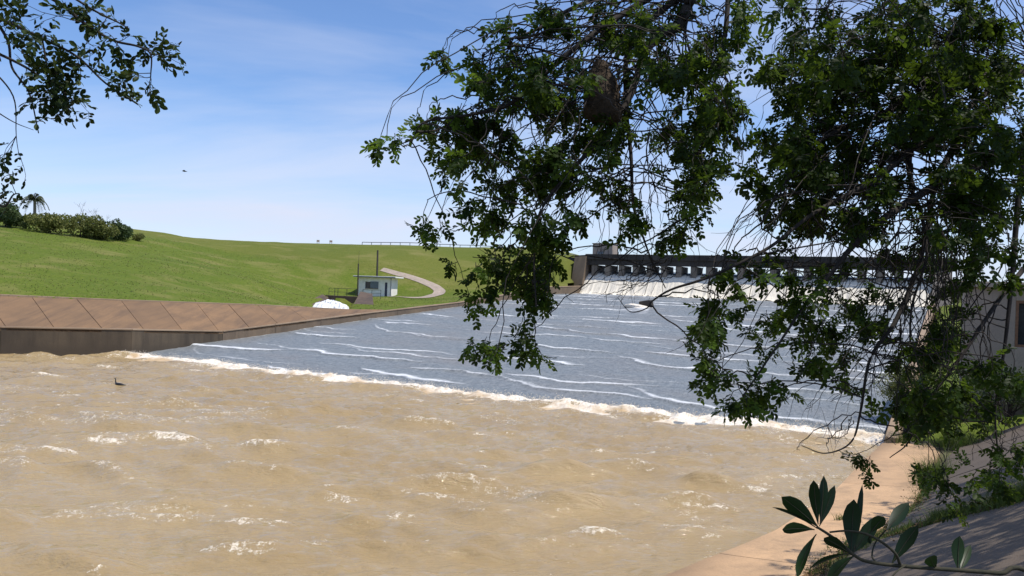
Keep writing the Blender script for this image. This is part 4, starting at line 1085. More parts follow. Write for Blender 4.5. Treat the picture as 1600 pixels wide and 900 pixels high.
MID = [(830, 30, 60, 35, 50, .5), (805, 110, 60, 35, 70, .6), (760, 145, 55, 40, 85, .8), (690, 193, 35, 20, 34, .95), (613, 214, 24, 17, 16, 1), (697, 90, 12, 14, 8, .6), (745, 205, 55, 35, 95, .8),
       (850, 185, 70, 60, 120, .45), (735, 262, 42, 40, 80, .7), (800, 262, 70, 55, 120, .45), (880, 115, 60, 70, 110, .35), (960, 45, 90, 50, 140, .4), (1075, 55, 90, 65, 170, .4), (1050, 140, 85, 60, 140, .35),
       (1145, 60, 48, 58, 75, .5), (1178, 22, 14, 16, 12, 1), (1108, 190, 70, 45, 110, .45), (1155, 165, 34, 30, 45, .6), (1000, 200, 70, 50, 90, .3), (930, 235, 75, 50, 95, .3), (865, 280, 52, 42, 74, .4),
       (775, 340, 40, 30, 38, .7), (688, 352, 22, 18, 20, .9), (725, 320, 26, 18, 14, .9), (840, 345, 50, 40, 60, .5), (965, 285, 40, 30, 34, .4), (1080, 248, 45, 42, 110, .35), (1088, 300, 38, 33, 80, .55), (1070, 362, 18, 30, 36, .8),
       (1020, 352, 15, 10, 10, .6), (960, 340, 22, 18, 16, .6), (885, 330, 28, 24, 22, .5), (735, 412, 18, 14, 16, .9), (795, 420, 42, 24, 56, .6), (835, 438, 36, 36, 60, .5), (850, 398, 28, 28, 36, .5), (848, 478, 20, 34, 36, .6), (832, 522, 18, 24, 24, .7),
       (800, 558, 16, 16, 16, .9), (745, 541, 18, 18, 14, .95), (745, 466, 24, 10, 14, .9)]
for cx, cy, rx, ry, nl, sun_tint in MID:
    hang(mid_src, (cx, cy, rx * .92, ry * .92), max(3, round(nl * DENS)), 4.6, -.5, 1.0, (0, .25 + .75 * sun_tint), 5, .10)
hang(M6, (1232, 18, 14, 5), 3, 4.8, -.2, .9, (.4, 1), 4)
RIGHT = [(1330, 60, 100, 58, 200, .4), (1480, 60, 120, 60, 250, .3), (1262, 108, 52, 46, 110, .35), (1215, 215, 42, 42, 90, .7), (1290, 150, 70, 58, 170, .35), (1400, 150, 110, 80, 250, .3), (1540, 160, 80, 90, 230, .25), (1180, 245, 20, 28, 36, .8),
         (1262, 250, 78, 56, 160, .4), (1350, 250, 90, 65, 190, .3), (1470, 270, 100, 80, 220, .25), (1560, 300, 60, 100, 180, .3), (1230, 322, 45, 36, 70, .6), (1300, 350, 80, 45, 110, .4), (1400, 370, 80, 55, 120, .35), (1520, 400, 80, 60, 140, .35),
         (1150, 488, 58, 44, 80, .85), (1198, 440, 46, 30, 50, .9), (1112, 575, 42, 24, 36, .9), (1105, 520, 24, 24, 22, .9), (1250, 520, 60, 55, 110, .6), (1190, 598, 42, 36, 44, .7), (1150, 632, 22, 16, 12, .8), (1300, 450, 70, 45, 90, .5), (1380, 480, 60, 55, 70, .4),
         (1335, 560, 40, 40, 40, .5), (1450, 560, 60, 60, 90, .4), (1530, 560, 70, 80, 150, .35), (1420, 640, 50, 36, 60, .4), (1510, 650, 80, 40, 100, .25), (1375, 722, 26, 8, 16, .3), (1426, 728, 16, 12, 10, .3), (1478, 740, 26, 16, 22, .4), (1535, 758, 42, 18, 34, .4), (1513, 784, 8, 12, 8, .4), (1590, 715, 26, 40, 36, .4)]
for cx, cy, rx, ry, nl, sun_tint in RIGHT:
    deep_shade = cy < 420 and cx > 1230  # upper right clusters: deep shade painted in by a darker leaf tint
    if deep_shade: nl, sun_tint = nl * 1.35, sun_tint * .6
    hang(rt_src if cy < 600 else np.concatenate([L5, L6, L7]), (cx, cy, rx * .95, ry * .95), max(3, round(nl * DENS * 1.0)), 5.0, -.45, 1.05, (0, .2 + .75 * sun_tint), 5, .12, .5)
# bare hanging twigs
def bare(src_px, dst_px, n, d, rad=.0035, spread=(40, 40)):
    for _ in range(n):
        s0 = P(src_px[0] + tr.r.normal() * spread[0] * .6, src_px[1] + tr.r.normal() * spread[1] * .4, d + tr.r.normal() * .25)
        e = P(dst_px[0] + tr.r.normal() * spread[0], dst_px[1] + tr.r.normal() * spread[1], d + tr.r.normal() * .3)
        L = np.linalg.norm(e - s0)
        pth = bez(s0, s0 + (e - s0) * .3 + tr.r.normal(size=3) * .13 * L, e + (s0 - e) * .3 + tr.r.normal(size=3) * .15 * L, e, 18)
        pth[1:-1] += tr.r.normal(size=(16, 3)) * .006
        tr.twigs.append((pth, np.linspace(rad, rad * .4, 18)))
        for k in tr.r.integers(5, 17, 3):
            t = pth[k] - pth[k - 1]; t /= np.linalg.norm(t)
            tr.spray(pth[k], t + tr.r.normal(size=3) * .6, tr.r.uniform(.06, .22), 0, 1, (0, 1), .2, rad * .4)
for sp_, ds_p, n_, spr in [((990, 20), (850, 230), 16, (50, 40)), ((960, 60), (790, 200), 12, (45, 40)), ((1000, 120), (900, 320), 14, (45, 40)), ((985, 200), (965, 400), 12, (40, 30)), ((1010, 240), (1040, 390), 12, (40, 30)), ((880, 60), (765, 75), 7, (18, 14)),
                           ((1070, 60), (1060, 230), 12, (50, 40)), ((1120, 120), (1150, 260), 7, (25, 30)), ((1280, 260), (1165, 370), 14, (30, 26)), ((1350, 280), (1230, 440), 16, (50, 40)), ((1420, 320), (1310, 500), 18, (50, 50)), ((1440, 380), (1420, 560), 18, (60, 50)),
                           ((1500, 350), (1490, 590), 16, (50, 50)), ((1040, 400), (950, 450), 8, (34, 22)), ((1060, 420), (1000, 440), 7, (40, 16)), ((1360, 540), (1300, 640), 10, (40, 30)), ((1340, 650), (1290, 690), 5, (26, 14)), ((1150, 400), (1100, 470), 5, (30, 20)), ((1540, 620), (1560, 720), 8, (40, 20)), ((1480, 420), (1380, 640), 9, (40, 40))]:
    bare(sp_, ds_p, round(n_ * .75), 4.55, .0034, spr)
# crown above and to the right of the picture (it shades what hangs below it)
for _ in range(900):
    p = np.array([tr.r.uniform(.8, 10), tr.r.uniform(.5, 10), tr.r.uniform(8.7, 11.2)])
    if (p[2] - CAM_H) / p[1] < .40: p[2] = CAM_H + p[1] * .40 + tr.r.uniform(0, .8)
    tr.spray(p, tr.r.normal(size=3) + [-.3, 0, -.2], .35, 7, 2.0, (0, .6), .3, .004)
for _ in range(3200):
    p = np.array([tr.r.uniform(7, 19), tr.r.uniform(5.5, 21), tr.r.uniform(6.2, 10.5)])
    if p[0] / p[1] < .70: continue
    tr.spray(p, tr.r.normal(size=3), .5, 7, 2.6, (0, .6), .3, .004)
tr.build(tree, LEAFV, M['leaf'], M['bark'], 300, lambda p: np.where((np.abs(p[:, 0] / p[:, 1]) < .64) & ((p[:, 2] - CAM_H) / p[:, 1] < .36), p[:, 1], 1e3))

# ---- branch of a second tree, upper left
t2 = empty('broadleaf_tree', (-3.4, -1.6, 3.2)); tag(t2, 'leafy tree branch reaching in at the upper left corner', 'tree')
tl = Tree(33)
tubes('trunk', [(smooth_poly([(-3.4, -1.6, 1.5), (-3.3, -1.5, 4.5), (-3.2, -1.0, 7.0), (-3.0, -.2, 8.6)], 6), np.linspace(.22, .1, 19))], M['bark'], t2, 8)
b0 = P(-60, -40, 3.3)
tubes('branch', [(smooth_poly([(-3.0, -.2, 8.6), (-2.9, 1.5, 8.2), b0], 6), np.linspace(.06, .02, 13))], M['bark'], t2, 8)
LB = []
for pts, r0, r1 in [([(-60, -40, 3.3), (-10, 20, 3.25), (25, 40, 3.2), (70, 62, 3.2), (120, 88, 3.2), (165, 130, 3.2), (215, 163, 3.2)], .009, .003),
                    ([(-30, -60, 3.3), (85, 0, 3.2), (130, 35, 3.15), (175, 62, 3.15), (215, 72, 3.1), (235, 85, 3.1), (235, 120, 3.1)], .009, .0022),
                    ([(-40, 70, 3.2), (0, 85, 3.2), (40, 105, 3.2), (75, 128, 3.2), (100, 140, 3.2)], .008, .003),
                    ([(-30, 0, 3.3), (10, 60, 3.25), (18, 105, 3.2), (45, 145, 3.2), (60, 208, 3.2)], .007, .002),
                    ([(60, -40, 3.2), (140, 12, 3.15), (185, 35, 3.1), (200, 44, 3.1)], .006, .002), ([(-20, 100, 3.2), (20, 150, 3.2), (25, 212, 3.2)], .004, .0015), ([(-20, 165, 3.2), (20, 190, 3.2), (52, 203, 3.2)], .003, .0012), ([(65, 60, 3.2), (72, 100, 3.2), (74, 140, 3.2)], .004, .002),
                    ([(-60, 330, 3.1), (-10, 320, 3.1), (8, 322, 3.1), (20, 305, 3.1), (30, 302, 3.1)], .006, .002)]:
    p = smooth_poly([P(*q_) for q_ in pts], 6); LB.append(p)
    tubes('branch', [(p, np.linspace(r0, r1, len(p)))], M['bark'], t2, 6)
LBc = np.concatenate(LB)
for cx, cy, rx, ry, nl in [(25, 35, 55, 40, 46), (70, 100, 45, 28, 36), (128, 88, 38, 28, 22), (190, 70, 26, 20, 14), (258, 72, 26, 20, 15), (82, 162, 42, 20, 46), (218, 148, 24, 17, 15), (178, 110, 22, 20, 10), (130, 25, 40, 25, 22), (2, 280, 22, 20, 16), (25, 318, 12, 8, 3), (280, 85, 14, 10, 5)]:
    for k in range(max(2, round(nl * .38))):
        e = P(cx + tl.r.normal() * rx * .5, cy + tl.r.normal() * ry * .5, 3.18 + tl.r.normal() * .12)
        i = np.argmin(np.linalg.norm(LBc - e, axis=1)); s0 = LBc[i]
        d = e - s0 + tl.r.normal(size=3) * .03
        tl.spray(s0, d + 1e-3, max(.06, np.linalg.norm(e - s0)), 3, .74, (0, 1.0), .15, .0018)
# shade crown above the corner
for _ in range(120):
    p = np.array([tl.r.uniform(-3.6, -1.4), tl.r.uniform(.5, 4.2), tl.r.uniform(8.2, 9.6)])
    if (p[2] - CAM_H) / p[1] < .46: continue
    tl.spray(p, tl.r.normal(size=3), .3, 6, 1.6, (0, .7), .3, .003)
tl.build(t2, LEAFV_L, M['leaf_left'], M['bark'], 300, lambda p: np.where((np.abs(p[:, 0] / p[:, 1]) < .66) & ((p[:, 2] - CAM_H) / p[:, 1] < .38), p[:, 1], 1e3))

# ------------------------------------------------------------------ weaver nest hanging in the branches
nc = P(945, 150, 4.35)
prf = [(0, .035), (-.05, .045), (-.12, .066), (-.20, .08), (-.29, .092), (-.38, .096), (-.44, .100), (-.49, .094), (-.525, .072), (-.54, .03)]
ztop = P(946, 96, 4.35)[2]
sg = 28; V = []; r = np.random.default_rng(9)
for dz, rd in prf:
    for k in range(sg):
        an = 2 * np.pi * k / sg; rr = rd * (1 + .07 * math.sin(3 * an + dz * 20) + r.normal() * .035)
        V.append((nc[0] + rr * math.cos(an) - .03 * (1 + dz / .54), nc[1] + rr * math.sin(an), ztop + dz * .64))
V = V + [(nc[0], nc[1], ztop - .345)]
Fq = [(i * sg + k, i * sg + (k + 1) % sg, (i + 1) * sg + (k + 1) % sg, (i + 1) * sg + k) for i in range(len(prf) - 1) for k in range(sg)] + [((len(prf) - 1) * sg + k, (len(prf) - 1) * sg + (k + 1) % sg, len(V) - 1) for k in range(sg)]
nest = empty('bird_nest', (nc[0], nc[1], ztop - .5)); tag(nest, 'brown woven hanging bird nest among the upper branches', 'nest')
under(mesh_obj('shell', V, Fq, M['nest'], smooth=True), nest)
st = []
for _ in range(420):
    an = r.uniform(0, 2 * np.pi); dz = r.uniform(-.53, 0); rd = np.interp(dz, [p_[0] for p_ in prf[::-1]], [p_[1] for p_ in prf[::-1]]) + .002
    c0 = np.array([nc[0] - .03 * (1 + dz / .54) + rd * math.cos(an), nc[1] + rd * math.sin(an), ztop + dz * .64]); tang = np.array([-math.sin(an), math.cos(an), r.normal() * .8]); tang /= np.linalg.norm(tang)
    on = np.array([math.cos(an), math.sin(an), 0]) * r.uniform(0, .014)
    st.append((np.array([c0 - tang * .025, c0 + on * .6, c0 + tang * .03 + on]), np.array([.0012, .0012, .0007])))
o = tubes('straw', st, M['nest'], nest, 3); tag(o, kind='stuff')

# ------------------------------------------------------------------ large-leaved shrub, bottom right
DS = 2.5
sh = empty('large_leaved_shrub', (2.9, 2.2, 4.0)); tag(sh, 'dark shrub with large leathery leaves at the bottom right', 'shrub')
def stem(pts, r0, r1): 
    p = smooth_poly(pts, 6); tubes('stem', [(p, np.linspace(r0, r1, len(p)))], M['stem'], sh, 7)
stem([(2.9, 2.2, 3.8), (2.5, 2.35, 4.8), P(1640, 905, DS), P(1560, 895, DS), P(1480, 889, DS), P(1400, 883, DS), P(1352, 876, DS), P(1331, 865, DS)], .009, .005)
stem([P(1331, 865, DS), P(1310, 846, DS), P(1292, 833, DS), P(1276, 823, DS)], .0055, .004)
stem([P(1406, 882, DS), P(1398, 864, DS - .02), P(1375, 845, DS - .03), P(1350, 833, DS - .02), P(1322, 829, DS), P(1296, 831, DS)], .005, .003)
stem([P(1368, 878, DS), P(1362, 868, DS + .02), P(1366, 850, DS + .05), P(1376, 836, DS + .06), P(1386, 826, DS + .06)], .003, .002)
stem([P(1415, 882, DS), P(1400, 893, DS - .05), P(1380, 915, DS - .1)], .003, .002)
BL = [((1277, 825), (1207, 792), 6, .0, 80), ((1278, 823), (1221, 776), 26, .03, 20), ((1278, 819), (1271, 750), 17, -.02, 10), ((1281, 819), (1287, 743), 11, .06, 40), ((1280, 822), (1304, 758), 12, .05, 50), ((1272, 827), (1222, 827), 19, -.05, 10),
      ((1275, 834), (1245, 902), 19, -.06, 15), ((1330, 866), (1334, 780), 27, .02, 10), ((1333, 866), (1347, 757), 8, .08, 50), ((1330, 866), (1373, 806), 20, .05, 30), ((1328, 864), (1287, 840), 18, -.04, 20), ((1330, 864), (1264, 888), 11, -.08, 50),
      ((1334, 868), (1292, 912), 24, -.1, 10), ((1385, 828), (1420, 785), 20, .06, 25), ((1360, 832), (1381, 807), 20, -.02, 5), ((1393, 880), (1434, 821), 21, .0, 15), ((1358, 836), (1360, 849), 9, 0, 20), ((1496, 891), (1499, 837), 19, .03, 10),
      ((1500, 891), (1516, 851), 13, .06, 30), ((1462, 890), (1452, 869), 20, -.03, 10)]
for (bxp, byp), (txp, typ), wpx, dd, roll_ in BL:
    p0 = P(bxp, byp, DS); p1 = P(txp, typ, DS + dd); L = np.linalg.norm(p1 - p0); wd = wpx / F_PX * DS * 1.06
    ns = 9; s_ = np.linspace(0, 1, ns); prof_ = np.interp(s_, [0, .12, .35, .62, .82, .94, 1], [.06, .22, .72, 1, .82, .45, .02]) * wd / 2
    ax = (p1 - p0) / L; vw = np.array([0, 1.0, 0]); sd_v = np.cross(ax, vw); sd_v /= np.linalg.norm(sd_v); nv = np.cross(sd_v, ax)
    ra = math.radians(roll_) * (1 if roll_ < 45 else .6); s2 = sd_v * math.cos(ra) + nv * math.sin(ra); n2 = np.cross(s2, ax)
    if roll_ >= 40: prof_ = prof_ / max(.3, math.cos(ra))
    bend = np.sin(s_ * np.pi) * L * .05
    c = p0 + np.outer(s_, p1 - p0) + np.outer(bend, n2)
    V = np.concatenate([c - np.outer(prof_, s2) + np.outer(prof_ * .22, n2), c, c + np.outer(prof_, s2) + np.outer(prof_ * .22, n2), c - n2 * .0012])
    Fq = []
    for k in range(ns - 1):
        Fq += [(k, ns + k, ns + k + 1, k + 1), (ns + k, 2 * ns + k, 2 * ns + k + 1, ns + k + 1)]
    lf = mesh_obj('leaf', V, Fq, M['leaf_big'], smooth=True); attr(lf, 'tint', np.full(len(V), rng.uniform(.1, .9))); under(lf, sh)
    rib = tubes('midrib', [(c - n2 * .001, np.linspace(.0016, .0005, ns))], M['stem'], None, 4); rib.parent = lf; rib.matrix_parent_inverse = Matrix.Identity(4)

# ------------------------------------------------------------------ bushes and palms on the far hill
def bush(name, px, py_base, d, wpx, hpx, label, mat, n, seed, group=None, depth=1.0, wisp=0):
    r = np.random.default_rng(seed); b = P(px, py_base, d); k = d / F_PX; w = wpx * k / 2; h = hpx * k
    zt = float(terrain_z(b[:1], b[1:2])[0]); root = empty(name, (b[0], b[1], zt)); tag(root, label, 'bush', group)
    lobes = [(r.uniform(-.75, .75) * w, r.uniform(-.6, .6) * w * depth, r.uniform(.25, .68) * h, r.uniform(.3, .5) * w, r.uniform(.26, .4) * h) for _ in range(11)]
    pts = []
    for _ in range(n):
        lx, ly, lz, lr, lh = lobes[r.integers(len(lobes))]; v = r.normal(size=3); v /= np.linalg.norm(v); q_ = r.uniform(.55, 1.04) ** .6
        pts.append([lx + v[0] * lr * q_, ly + v[1] * lr * q_, max(.02, lz + v[2] * lh * q_)])
    pts = np.array(pts) + [b[0], b[1], zt]
    sz = .16 * r.uniform(.6, 1.3, n) * (h / 2.4) ** .5
    V, Fq = [], []
    a1 = r.normal(size=(n, 3)); a1 /= np.linalg.norm(a1, axis=1, keepdims=True); a2 = np.cross(a1, r.normal(size=(n, 3))); a2 /= np.linalg.norm(a2, axis=1, keepdims=True)
    Vv = np.stack([pts - a1 * sz[:, None], pts + a2 * sz[:, None] * .5, pts + a1 * sz[:, None], pts - a2 * sz[:, None] * .5], 1).reshape(-1, 3)
    i4 = np.arange(n)[:, None] * 4; Fq = np.concatenate([i4 + np.array([[0, 1, 2]]), i4 + np.array([[0, 2, 3]])], 1).reshape(-1, 3)
    o = mesh_obj('crown', Vv, Fq, mat); attr(o, 'tint', np.repeat(np.clip(r.uniform(0, 1, n) * .6 + .5 * vnoise(pts[:, 0] * .9, pts[:, 2] * .9, seed), 0, 1), 4)); under(o, root)
    stems = [(smooth_poly([(b[0] + r.normal() * .15, b[1] + r.normal() * .15, zt - .2), (b[0] + l[0] * .4, b[1] + l[1] * .4, zt + l[2] * .5), (b[0] + l[0], b[1] + l[1], zt + l[2])], 4), np.linspace(.06, .015, 9)) for l in lobes[:7]]
    for wv_ in range(wisp):
        l = lobes[wv_ % len(lobes)]; top = np.array([b[0] + l[0] + r.normal() * .5, b[1] + l[1], zt + h * r.uniform(1.15, 1.5)])
        stems.append((smooth_poly([(b[0] + l[0], b[1] + l[1], zt + l[2]), (b[0] + l[0] + r.normal() * .2, b[1] + l[1], zt + h * .9), tuple(top)], 4), np.linspace(.03, .008, 9)))
        for _ in range(4):
            stems.append((np.array([top - [0, 0, r.uniform(.1, .6)], top + [r.normal() * .5, r.normal() * .3, r.uniform(-.1, .4)]]), np.array([.012, .005])))
    o = tubes('stems', stems, M['bark'], root, 4)
    return root
G = 'bushes on the hill skyline'
bush('bush', 8, 360, 104, 50, 42, 'dark bush at the left frame edge below the cut-off palm', M['bush_dark'], 2600, 1, G)
bush('bush', 40, 358, 106, 50, 24, 'low dark bush directly under the whole palm', M['bush_dark'], 1800, 2, G)
bush('bush', 78, 363, 105, 66, 34, 'olive bush just right of the whole palm', M['bush_green'], 3000, 3, G)
bush('bush', 125, 368, 108, 74, 36, 'olive bush with bare wispy twigs sticking out above', M['bush_green'], 3400, 4, G, wisp=6)
bush('bush', 158, 371, 110, 56, 28, 'olive bush between the wispy bush and dark green bush', M['bush_green'], 2600, 5, G, wisp=1)
bush('bush', 186, 375, 114, 52, 34, 'dark green rounded bush near the right end of the row', M['bush_dark'], 2600, 6, G)
bush('bush', 217, 378, 117, 24, 13, 'smallest olive bush at the right end of the row', M['bush_green'], 900, 7, G)
def palm(px, py_top, d, hpx, label, seed):
    r = np.random.default_rng(seed); c = P(px, py_top, d); k = d / F_PX
    base = c - np.array([0, 0, hpx * k]); root = empty('palm_tree', tuple(base)); tag(root, label, 'palm', 'palms on the hill skyline')
    pts = smooth_poly([base - [0, 0, 1.5], base + [0.1, 0, hpx * k * .5], c], 6); tubes('trunk', [(pts, np.linspace(.27, .19, len(pts)))], M['palm_trunk'], root, 8)
    for i in range(26):
        an = 2 * np.pi * i / 26 + r.normal() * .15; el = r.uniform(.0, 1.35); L = r.uniform(2.1, 2.8)
        n_ = 13; s_ = np.linspace(0, 1, n_); hd = np.array([math.cos(an), math.sin(an), 0])
        z_ = math.sin(el) * s_ * L - (.75 + .35 * math.cos(el)) * s_ ** 2.4 * L * .75; rad = math.cos(el) * s_ * L * (1 - .22 * s_)
        sp_ = c + hd * rad[:, None] + np.c_[np.zeros(n_), np.zeros(n_), z_]
        V = [sp_[0] - [0, 0, .02]]; V, Fq = [], []
        rv, rf = tube_arrays([(sp_, np.linspace(.035, .01, n_))], 3); V.append(rv); Fq.append(np.concatenate([rf[:, [0, 1, 2]], rf[:, [0, 2, 3]]])); b_ = len(rv)
        side = np.array([-hd[1], hd[0], 0])
        lf = []
        for j in np.linspace(.12, 1, 30):
            p = np.array([np.interp(j, s_, sp_[:, q_]) for q_ in range(3)]); ll = .55 * (1 - .6 * abs(j - .45))
            for sd in (-1, 1):
                tip = p + side * sd * ll * .75 + hd * ll * .35 - np.array([0, 0, ll * r.uniform(.25, .8)]); lf.append([p - hd * .05, p + hd * .05, tip])
        lf = np.array(lf).reshape(-1, 3); V.append(lf); Fq.append(np.arange(len(lf)).reshape(-1, 3) + b_)
        o = mesh_obj('frond', np.concatenate(V), np.concatenate(Fq), M['palm_leaf']); attr(o, 'tint', np.full(len(o.data.vertices), r.uniform(.1, .9))); under(o, root)
palm(54, 312, 122, 46, 'whole feathery palm rising behind the bushes at far left', 3)
palm(-1, 330, 118, 34, 'palm cut off by the left frame edge', 8)

# shrubs below the gauge house
def near_shrub(c, w, h, n, label, mat, seed, leaf=.05):
    r = np.random.default_rng(seed); root = empty('shrub', c); tag(root, label, 'shrub', 'shrubs by the gauge house')
    lob = [(r.uniform(-.7, .7) * w, r.uniform(-.5, .5) * w, r.uniform(.25, .75) * h, r.uniform(.25, .5) * w, r.uniform(.2, .4) * h) for _ in range(14)]
    pts = []
    for _ in range(n):
        l = lob[r.integers(14)]; v = r.normal(size=3); v /= np.linalg.norm(v); q_ = r.uniform(.2, 1.05) ** .5
        pts.append([l[0] + v[0] * l[3] * q_, l[1] + v[1] * l[3] * q_, max(.03, l[2] + v[2] * l[4] * q_)])
    pts = np.array(pts) + np.array(c); s_ = leaf * r.uniform(.6, 1.4, n)
    a1 = r.normal(size=(n, 3)); a1 /= np.linalg.norm(a1, axis=1, keepdims=True); a2 = np.cross(a1, r.normal(size=(n, 3))); a2 /= np.linalg.norm(a2, axis=1, keepdims=True)
    Vv = np.stack([pts - a1 * s_[:, None], pts + a2 * s_[:, None] * .5, pts + a1 * s_[:, None], pts - a2 * s_[:, None] * .5], 1).reshape(-1, 3)
    i4 = np.arange(n)[:, None] * 4; Fq = np.concatenate([i4 + np.array([[0, 1, 2]]), i4 + np.array([[0, 2, 3]])], 1).reshape(-1, 3)
    o = mesh_obj('crown', Vv, Fq, mat); attr(o, 'tint', np.repeat(r.uniform(0, 1, n), 4)); under(o, root)
    tubes('stems', [(smooth_poly([np.array(c) + [r.normal() * .1, r.normal() * .1, -.2], np.array(c) + [l[0] * .5, l[1] * .5, l[2] * .5], np.array(c) + [l[0], l[1], l[2]]], 4), np.linspace(.03, .008, 9)) for l in lob], M['bark'], root, 5)
near_shrub(BK(4.6, 21.2, .9), 1.5, 1.7, 5000, 'dark shrub at the foot of the pale building, nearest the chute', M['bush_dark'], 5)  # both dark shrubs: shade of overhanging tree put into the leaf colour
near_shrub(BK(7.2, 20.2, 2.0), 1.8, 1.9, 6000, 'dark shrub under the brown-framed window', M['bush_dark'], 6)
near_shrub(BK(3.2, 26, 1.2), 1.3, 2.2, 4500, 'light green shrub between the chute and the pale building', M['bush_green'], 7)

# ------------------------------------------------------------------ grass growing in the slab joints
def strip(path, n, wdt, h, seed, litter=0):
    r = np.random.default_rng(seed); path = np.array(path); s_ = r.uniform(0, len(path) - 1, n)
    off = np.interp(s_, np.arange(len(path)), path[:, 0]) + r.normal(size=n) * wdt; al = np.interp(s_, np.arange(len(path)), path[:, 1]) + r.normal(size=n) * wdt
    dens = vnoise(off * 2.2, al * 2.2, seed) > .33; off, al = off[dens], al[dens]
    bx1, by1 = bxy(off, al); b = np.c_[bx1, by1, bank_z(off) + .05]
    hh = h * (.35 + 1.1 * vnoise(off * 1.4, al * 1.4, seed + 3))
    return blades(len(b), b, hh, .007, 1.0, seed)
def BLADES(name, parts, mat, label, cat='grass'):
    V, Fq, Tn, b = [], [], [], 0
    for v, f, t in parts: V.append(v); Fq.append(f + b); Tn.append(t); b += len(v)
    o = mesh_obj(name, np.concatenate(V), np.concatenate(Fq), mat); attr(o, 'tint', np.concatenate(Tn)); tag(o, label, cat, kind='stuff'); return o
j1 = [(2.6, .8), (2.8, 2.8), (3.15, 5.3), (3.42, 8), (3.25, 10.9)]; j2 = [(2.85, 3.0), (3.6, 4.35), (4.5, 4.4), (5.4, 3.9), (6.2, 3.4), (8, 2.4)]; j3 = [(3.25, 11.0), (3.0, 14.0)]
BLADES('joint_grass', [strip(j1, 2600, .16, .14, 3), strip(j2, 5200, .22, .26, 4), strip([(5.6, 3.75), (6.2, 3.4), (8, 2.4)], 2600, .2, .42, 14)], M['grass_blade'], 'green grass growing along the joints of the near paving')
BLADES('tall_grass', [strip(j3, 1500, .17, .75, 5), strip([(2.2, 20.6), (3.6, 20.2)], 1400, .3, .6, 6), strip([(.5, 21.0), (1.0, 21.6)], 400, .2, .4, 8)], M['grass_blade'], 'taller grass clump standing where the apron meets the slope')
BLADES('sprout', [strip([(1.94, 6.0), (2.0, 6.1)], 60, .06, .25, 7)], M['grass_blade'], 'lone grass sprout on the sunlit apron')
r = np.random.default_rng(12); lit = []
for path, n_, wd_ in ((j1, 1500, .2), (j2, 2200, .25)):
    pa = np.array(path); s_ = r.uniform(0, len(pa) - 1, n_); off = np.interp(s_, np.arange(len(pa)), pa[:, 0]) + r.normal(size=n_) * wd_; al = np.interp(s_, np.arange(len(pa)), pa[:, 1]) + r.normal(size=n_) * wd_
    bx1, by1 = bxy(off, al); lit.append(np.c_[bx1, by1, bank_z(off) + .05 + r.uniform(.0, .1, n_)])
lit = np.concatenate(lit); n = len(lit); s_ = .028 * r.uniform(.5, 1.5, n)
a1 = r.normal(size=(n, 3)) * [1, 1, .4]; a1 /= np.linalg.norm(a1, axis=1, keepdims=True); a2 = np.cross(a1, r.normal(size=(n, 3))); a2 /= np.linalg.norm(a2, axis=1, keepdims=True)
Vv = np.stack([lit - a1 * s_[:, None], lit + a2 * s_[:, None] * .5, lit + a1 * s_[:, None], lit - a2 * s_[:, None] * .5], 1).reshape(-1, 3); i4 = np.arange(n)[:, None] * 4
o = mesh_obj('leaf_litter', Vv, np.concatenate([i4 + np.array([[0, 1, 2]]), i4 + np.array([[0, 2, 3]])], 1).reshape(-1, 3), M['dead_leaf']); attr(o, 'tint', np.repeat(r.uniform(0, 1, n), 4))
tag(o, 'dry brown leaf litter caught in the paving joints', 'leaf litter', kind='stuff')

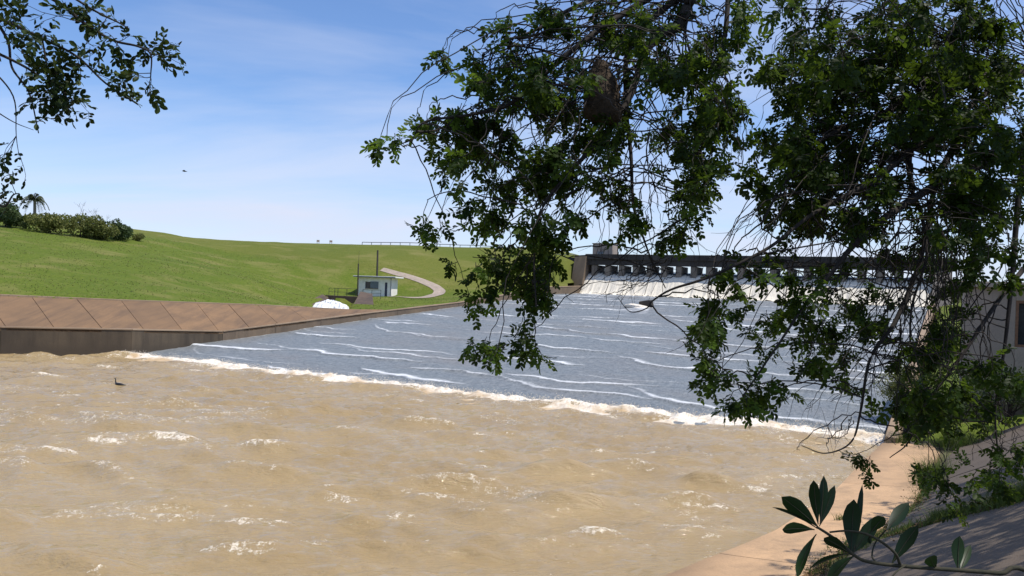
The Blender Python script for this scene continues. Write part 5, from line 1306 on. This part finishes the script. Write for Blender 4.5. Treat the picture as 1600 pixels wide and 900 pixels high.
# ------------------------------------------------------------------ birds
def skin_bird(name, nodes, edges, loc, rotz, mat, label, cat='bird', scale=1.0):
    me = bpy.data.meshes.new('body'); me.from_pydata([n_[0] for n_ in nodes], edges, []); o = bpy.data.objects.new('body', me); COL.objects.link(o)
    md = o.modifiers.new('skin', 'SKIN'); sv = me.skin_vertices[0].data
    for k, n_ in enumerate(nodes): sv[k].radius = n_[1]
    sv[0].use_root = True
    ss = o.modifiers.new('sub', 'SUBSURF'); ss.levels = 2; ss.render_levels = 2
    me.materials.append(mat)
    root = empty(name, loc); root.rotation_euler = (0, 0, rotz); root.scale = (scale,) * 3; o.parent = root; tag(root, label, cat); return root
rr = P(186, 603.5, 10) - np.array([0, 0, CAM_H]); k = -CAM_H / rr[2]
cb_ = (rr[0] * k, rr[1] * k, .10)
c = skin_bird('cormorant', [((0, 0, 0), (.13, .11)), ((.18, 0, .0), (.12, .09)), ((.36, 0, -.01), (.07, .04)), ((.55, 0, -.02), (.03, .014)), ((-.16, 0, .03), (.10, .09)), ((-.25, 0, .16), (.045, .045)), ((-.24, 0, .30), (.035, .035)), ((-.27, 0, .40), (.04, .04)), ((-.33, 0, .425), (.042, .04))],
              [(0, 1), (1, 2), (2, 3), (0, 4), (4, 5), (5, 6), (6, 7), (7, 8)], cb_, math.radians(-8), M['bird_black'], 'black cormorant swimming on the brown pool, head up, facing left', 'bird', .8)
bk = tubes('beak', [([(-.35, 0, .43), (-.43, 0, .435), (-.47, 0, .42)], [.016, .010, .004])], M['beak'], None, 6); bk.parent = c
fb = P(288, 267.5, 70)
f_ = skin_bird('flying_bird', [((0, 0, 0), (.06, .06)), ((.12, 0, .0), (.045, .04)), ((.25, 0, .0), (.03, .012)), ((-.12, 0, .02), (.045, .045)), ((-.19, 0, .03), (.035, .035))], [(0, 1), (1, 2), (0, 3), (3, 4)], tuple(fb), .3, M['bird_black'], 'tiny dark bird flying in the open sky', 'bird')
for sd in (-1, 1):
    V = [(-.09, .03 * sd, .02), (.07, .03 * sd, .02), (-.08, .2 * sd, .09), (.07, .2 * sd, .08), (.05, .42 * sd, .03), (.10, .42 * sd, .02)]
    V += [(x, y, z_ - .012) for x, y, z_ in V]
    wgo = mesh_obj('wing', V, [(0, 1, 3, 2), (2, 3, 5, 4), (6, 8, 9, 7), (8, 10, 11, 9), (0, 2, 8, 6), (2, 4, 10, 8), (1, 7, 9, 3), (3, 9, 11, 5), (4, 5, 11, 10), (0, 6, 7, 1)], M['bird_black']); wgo.parent = f_
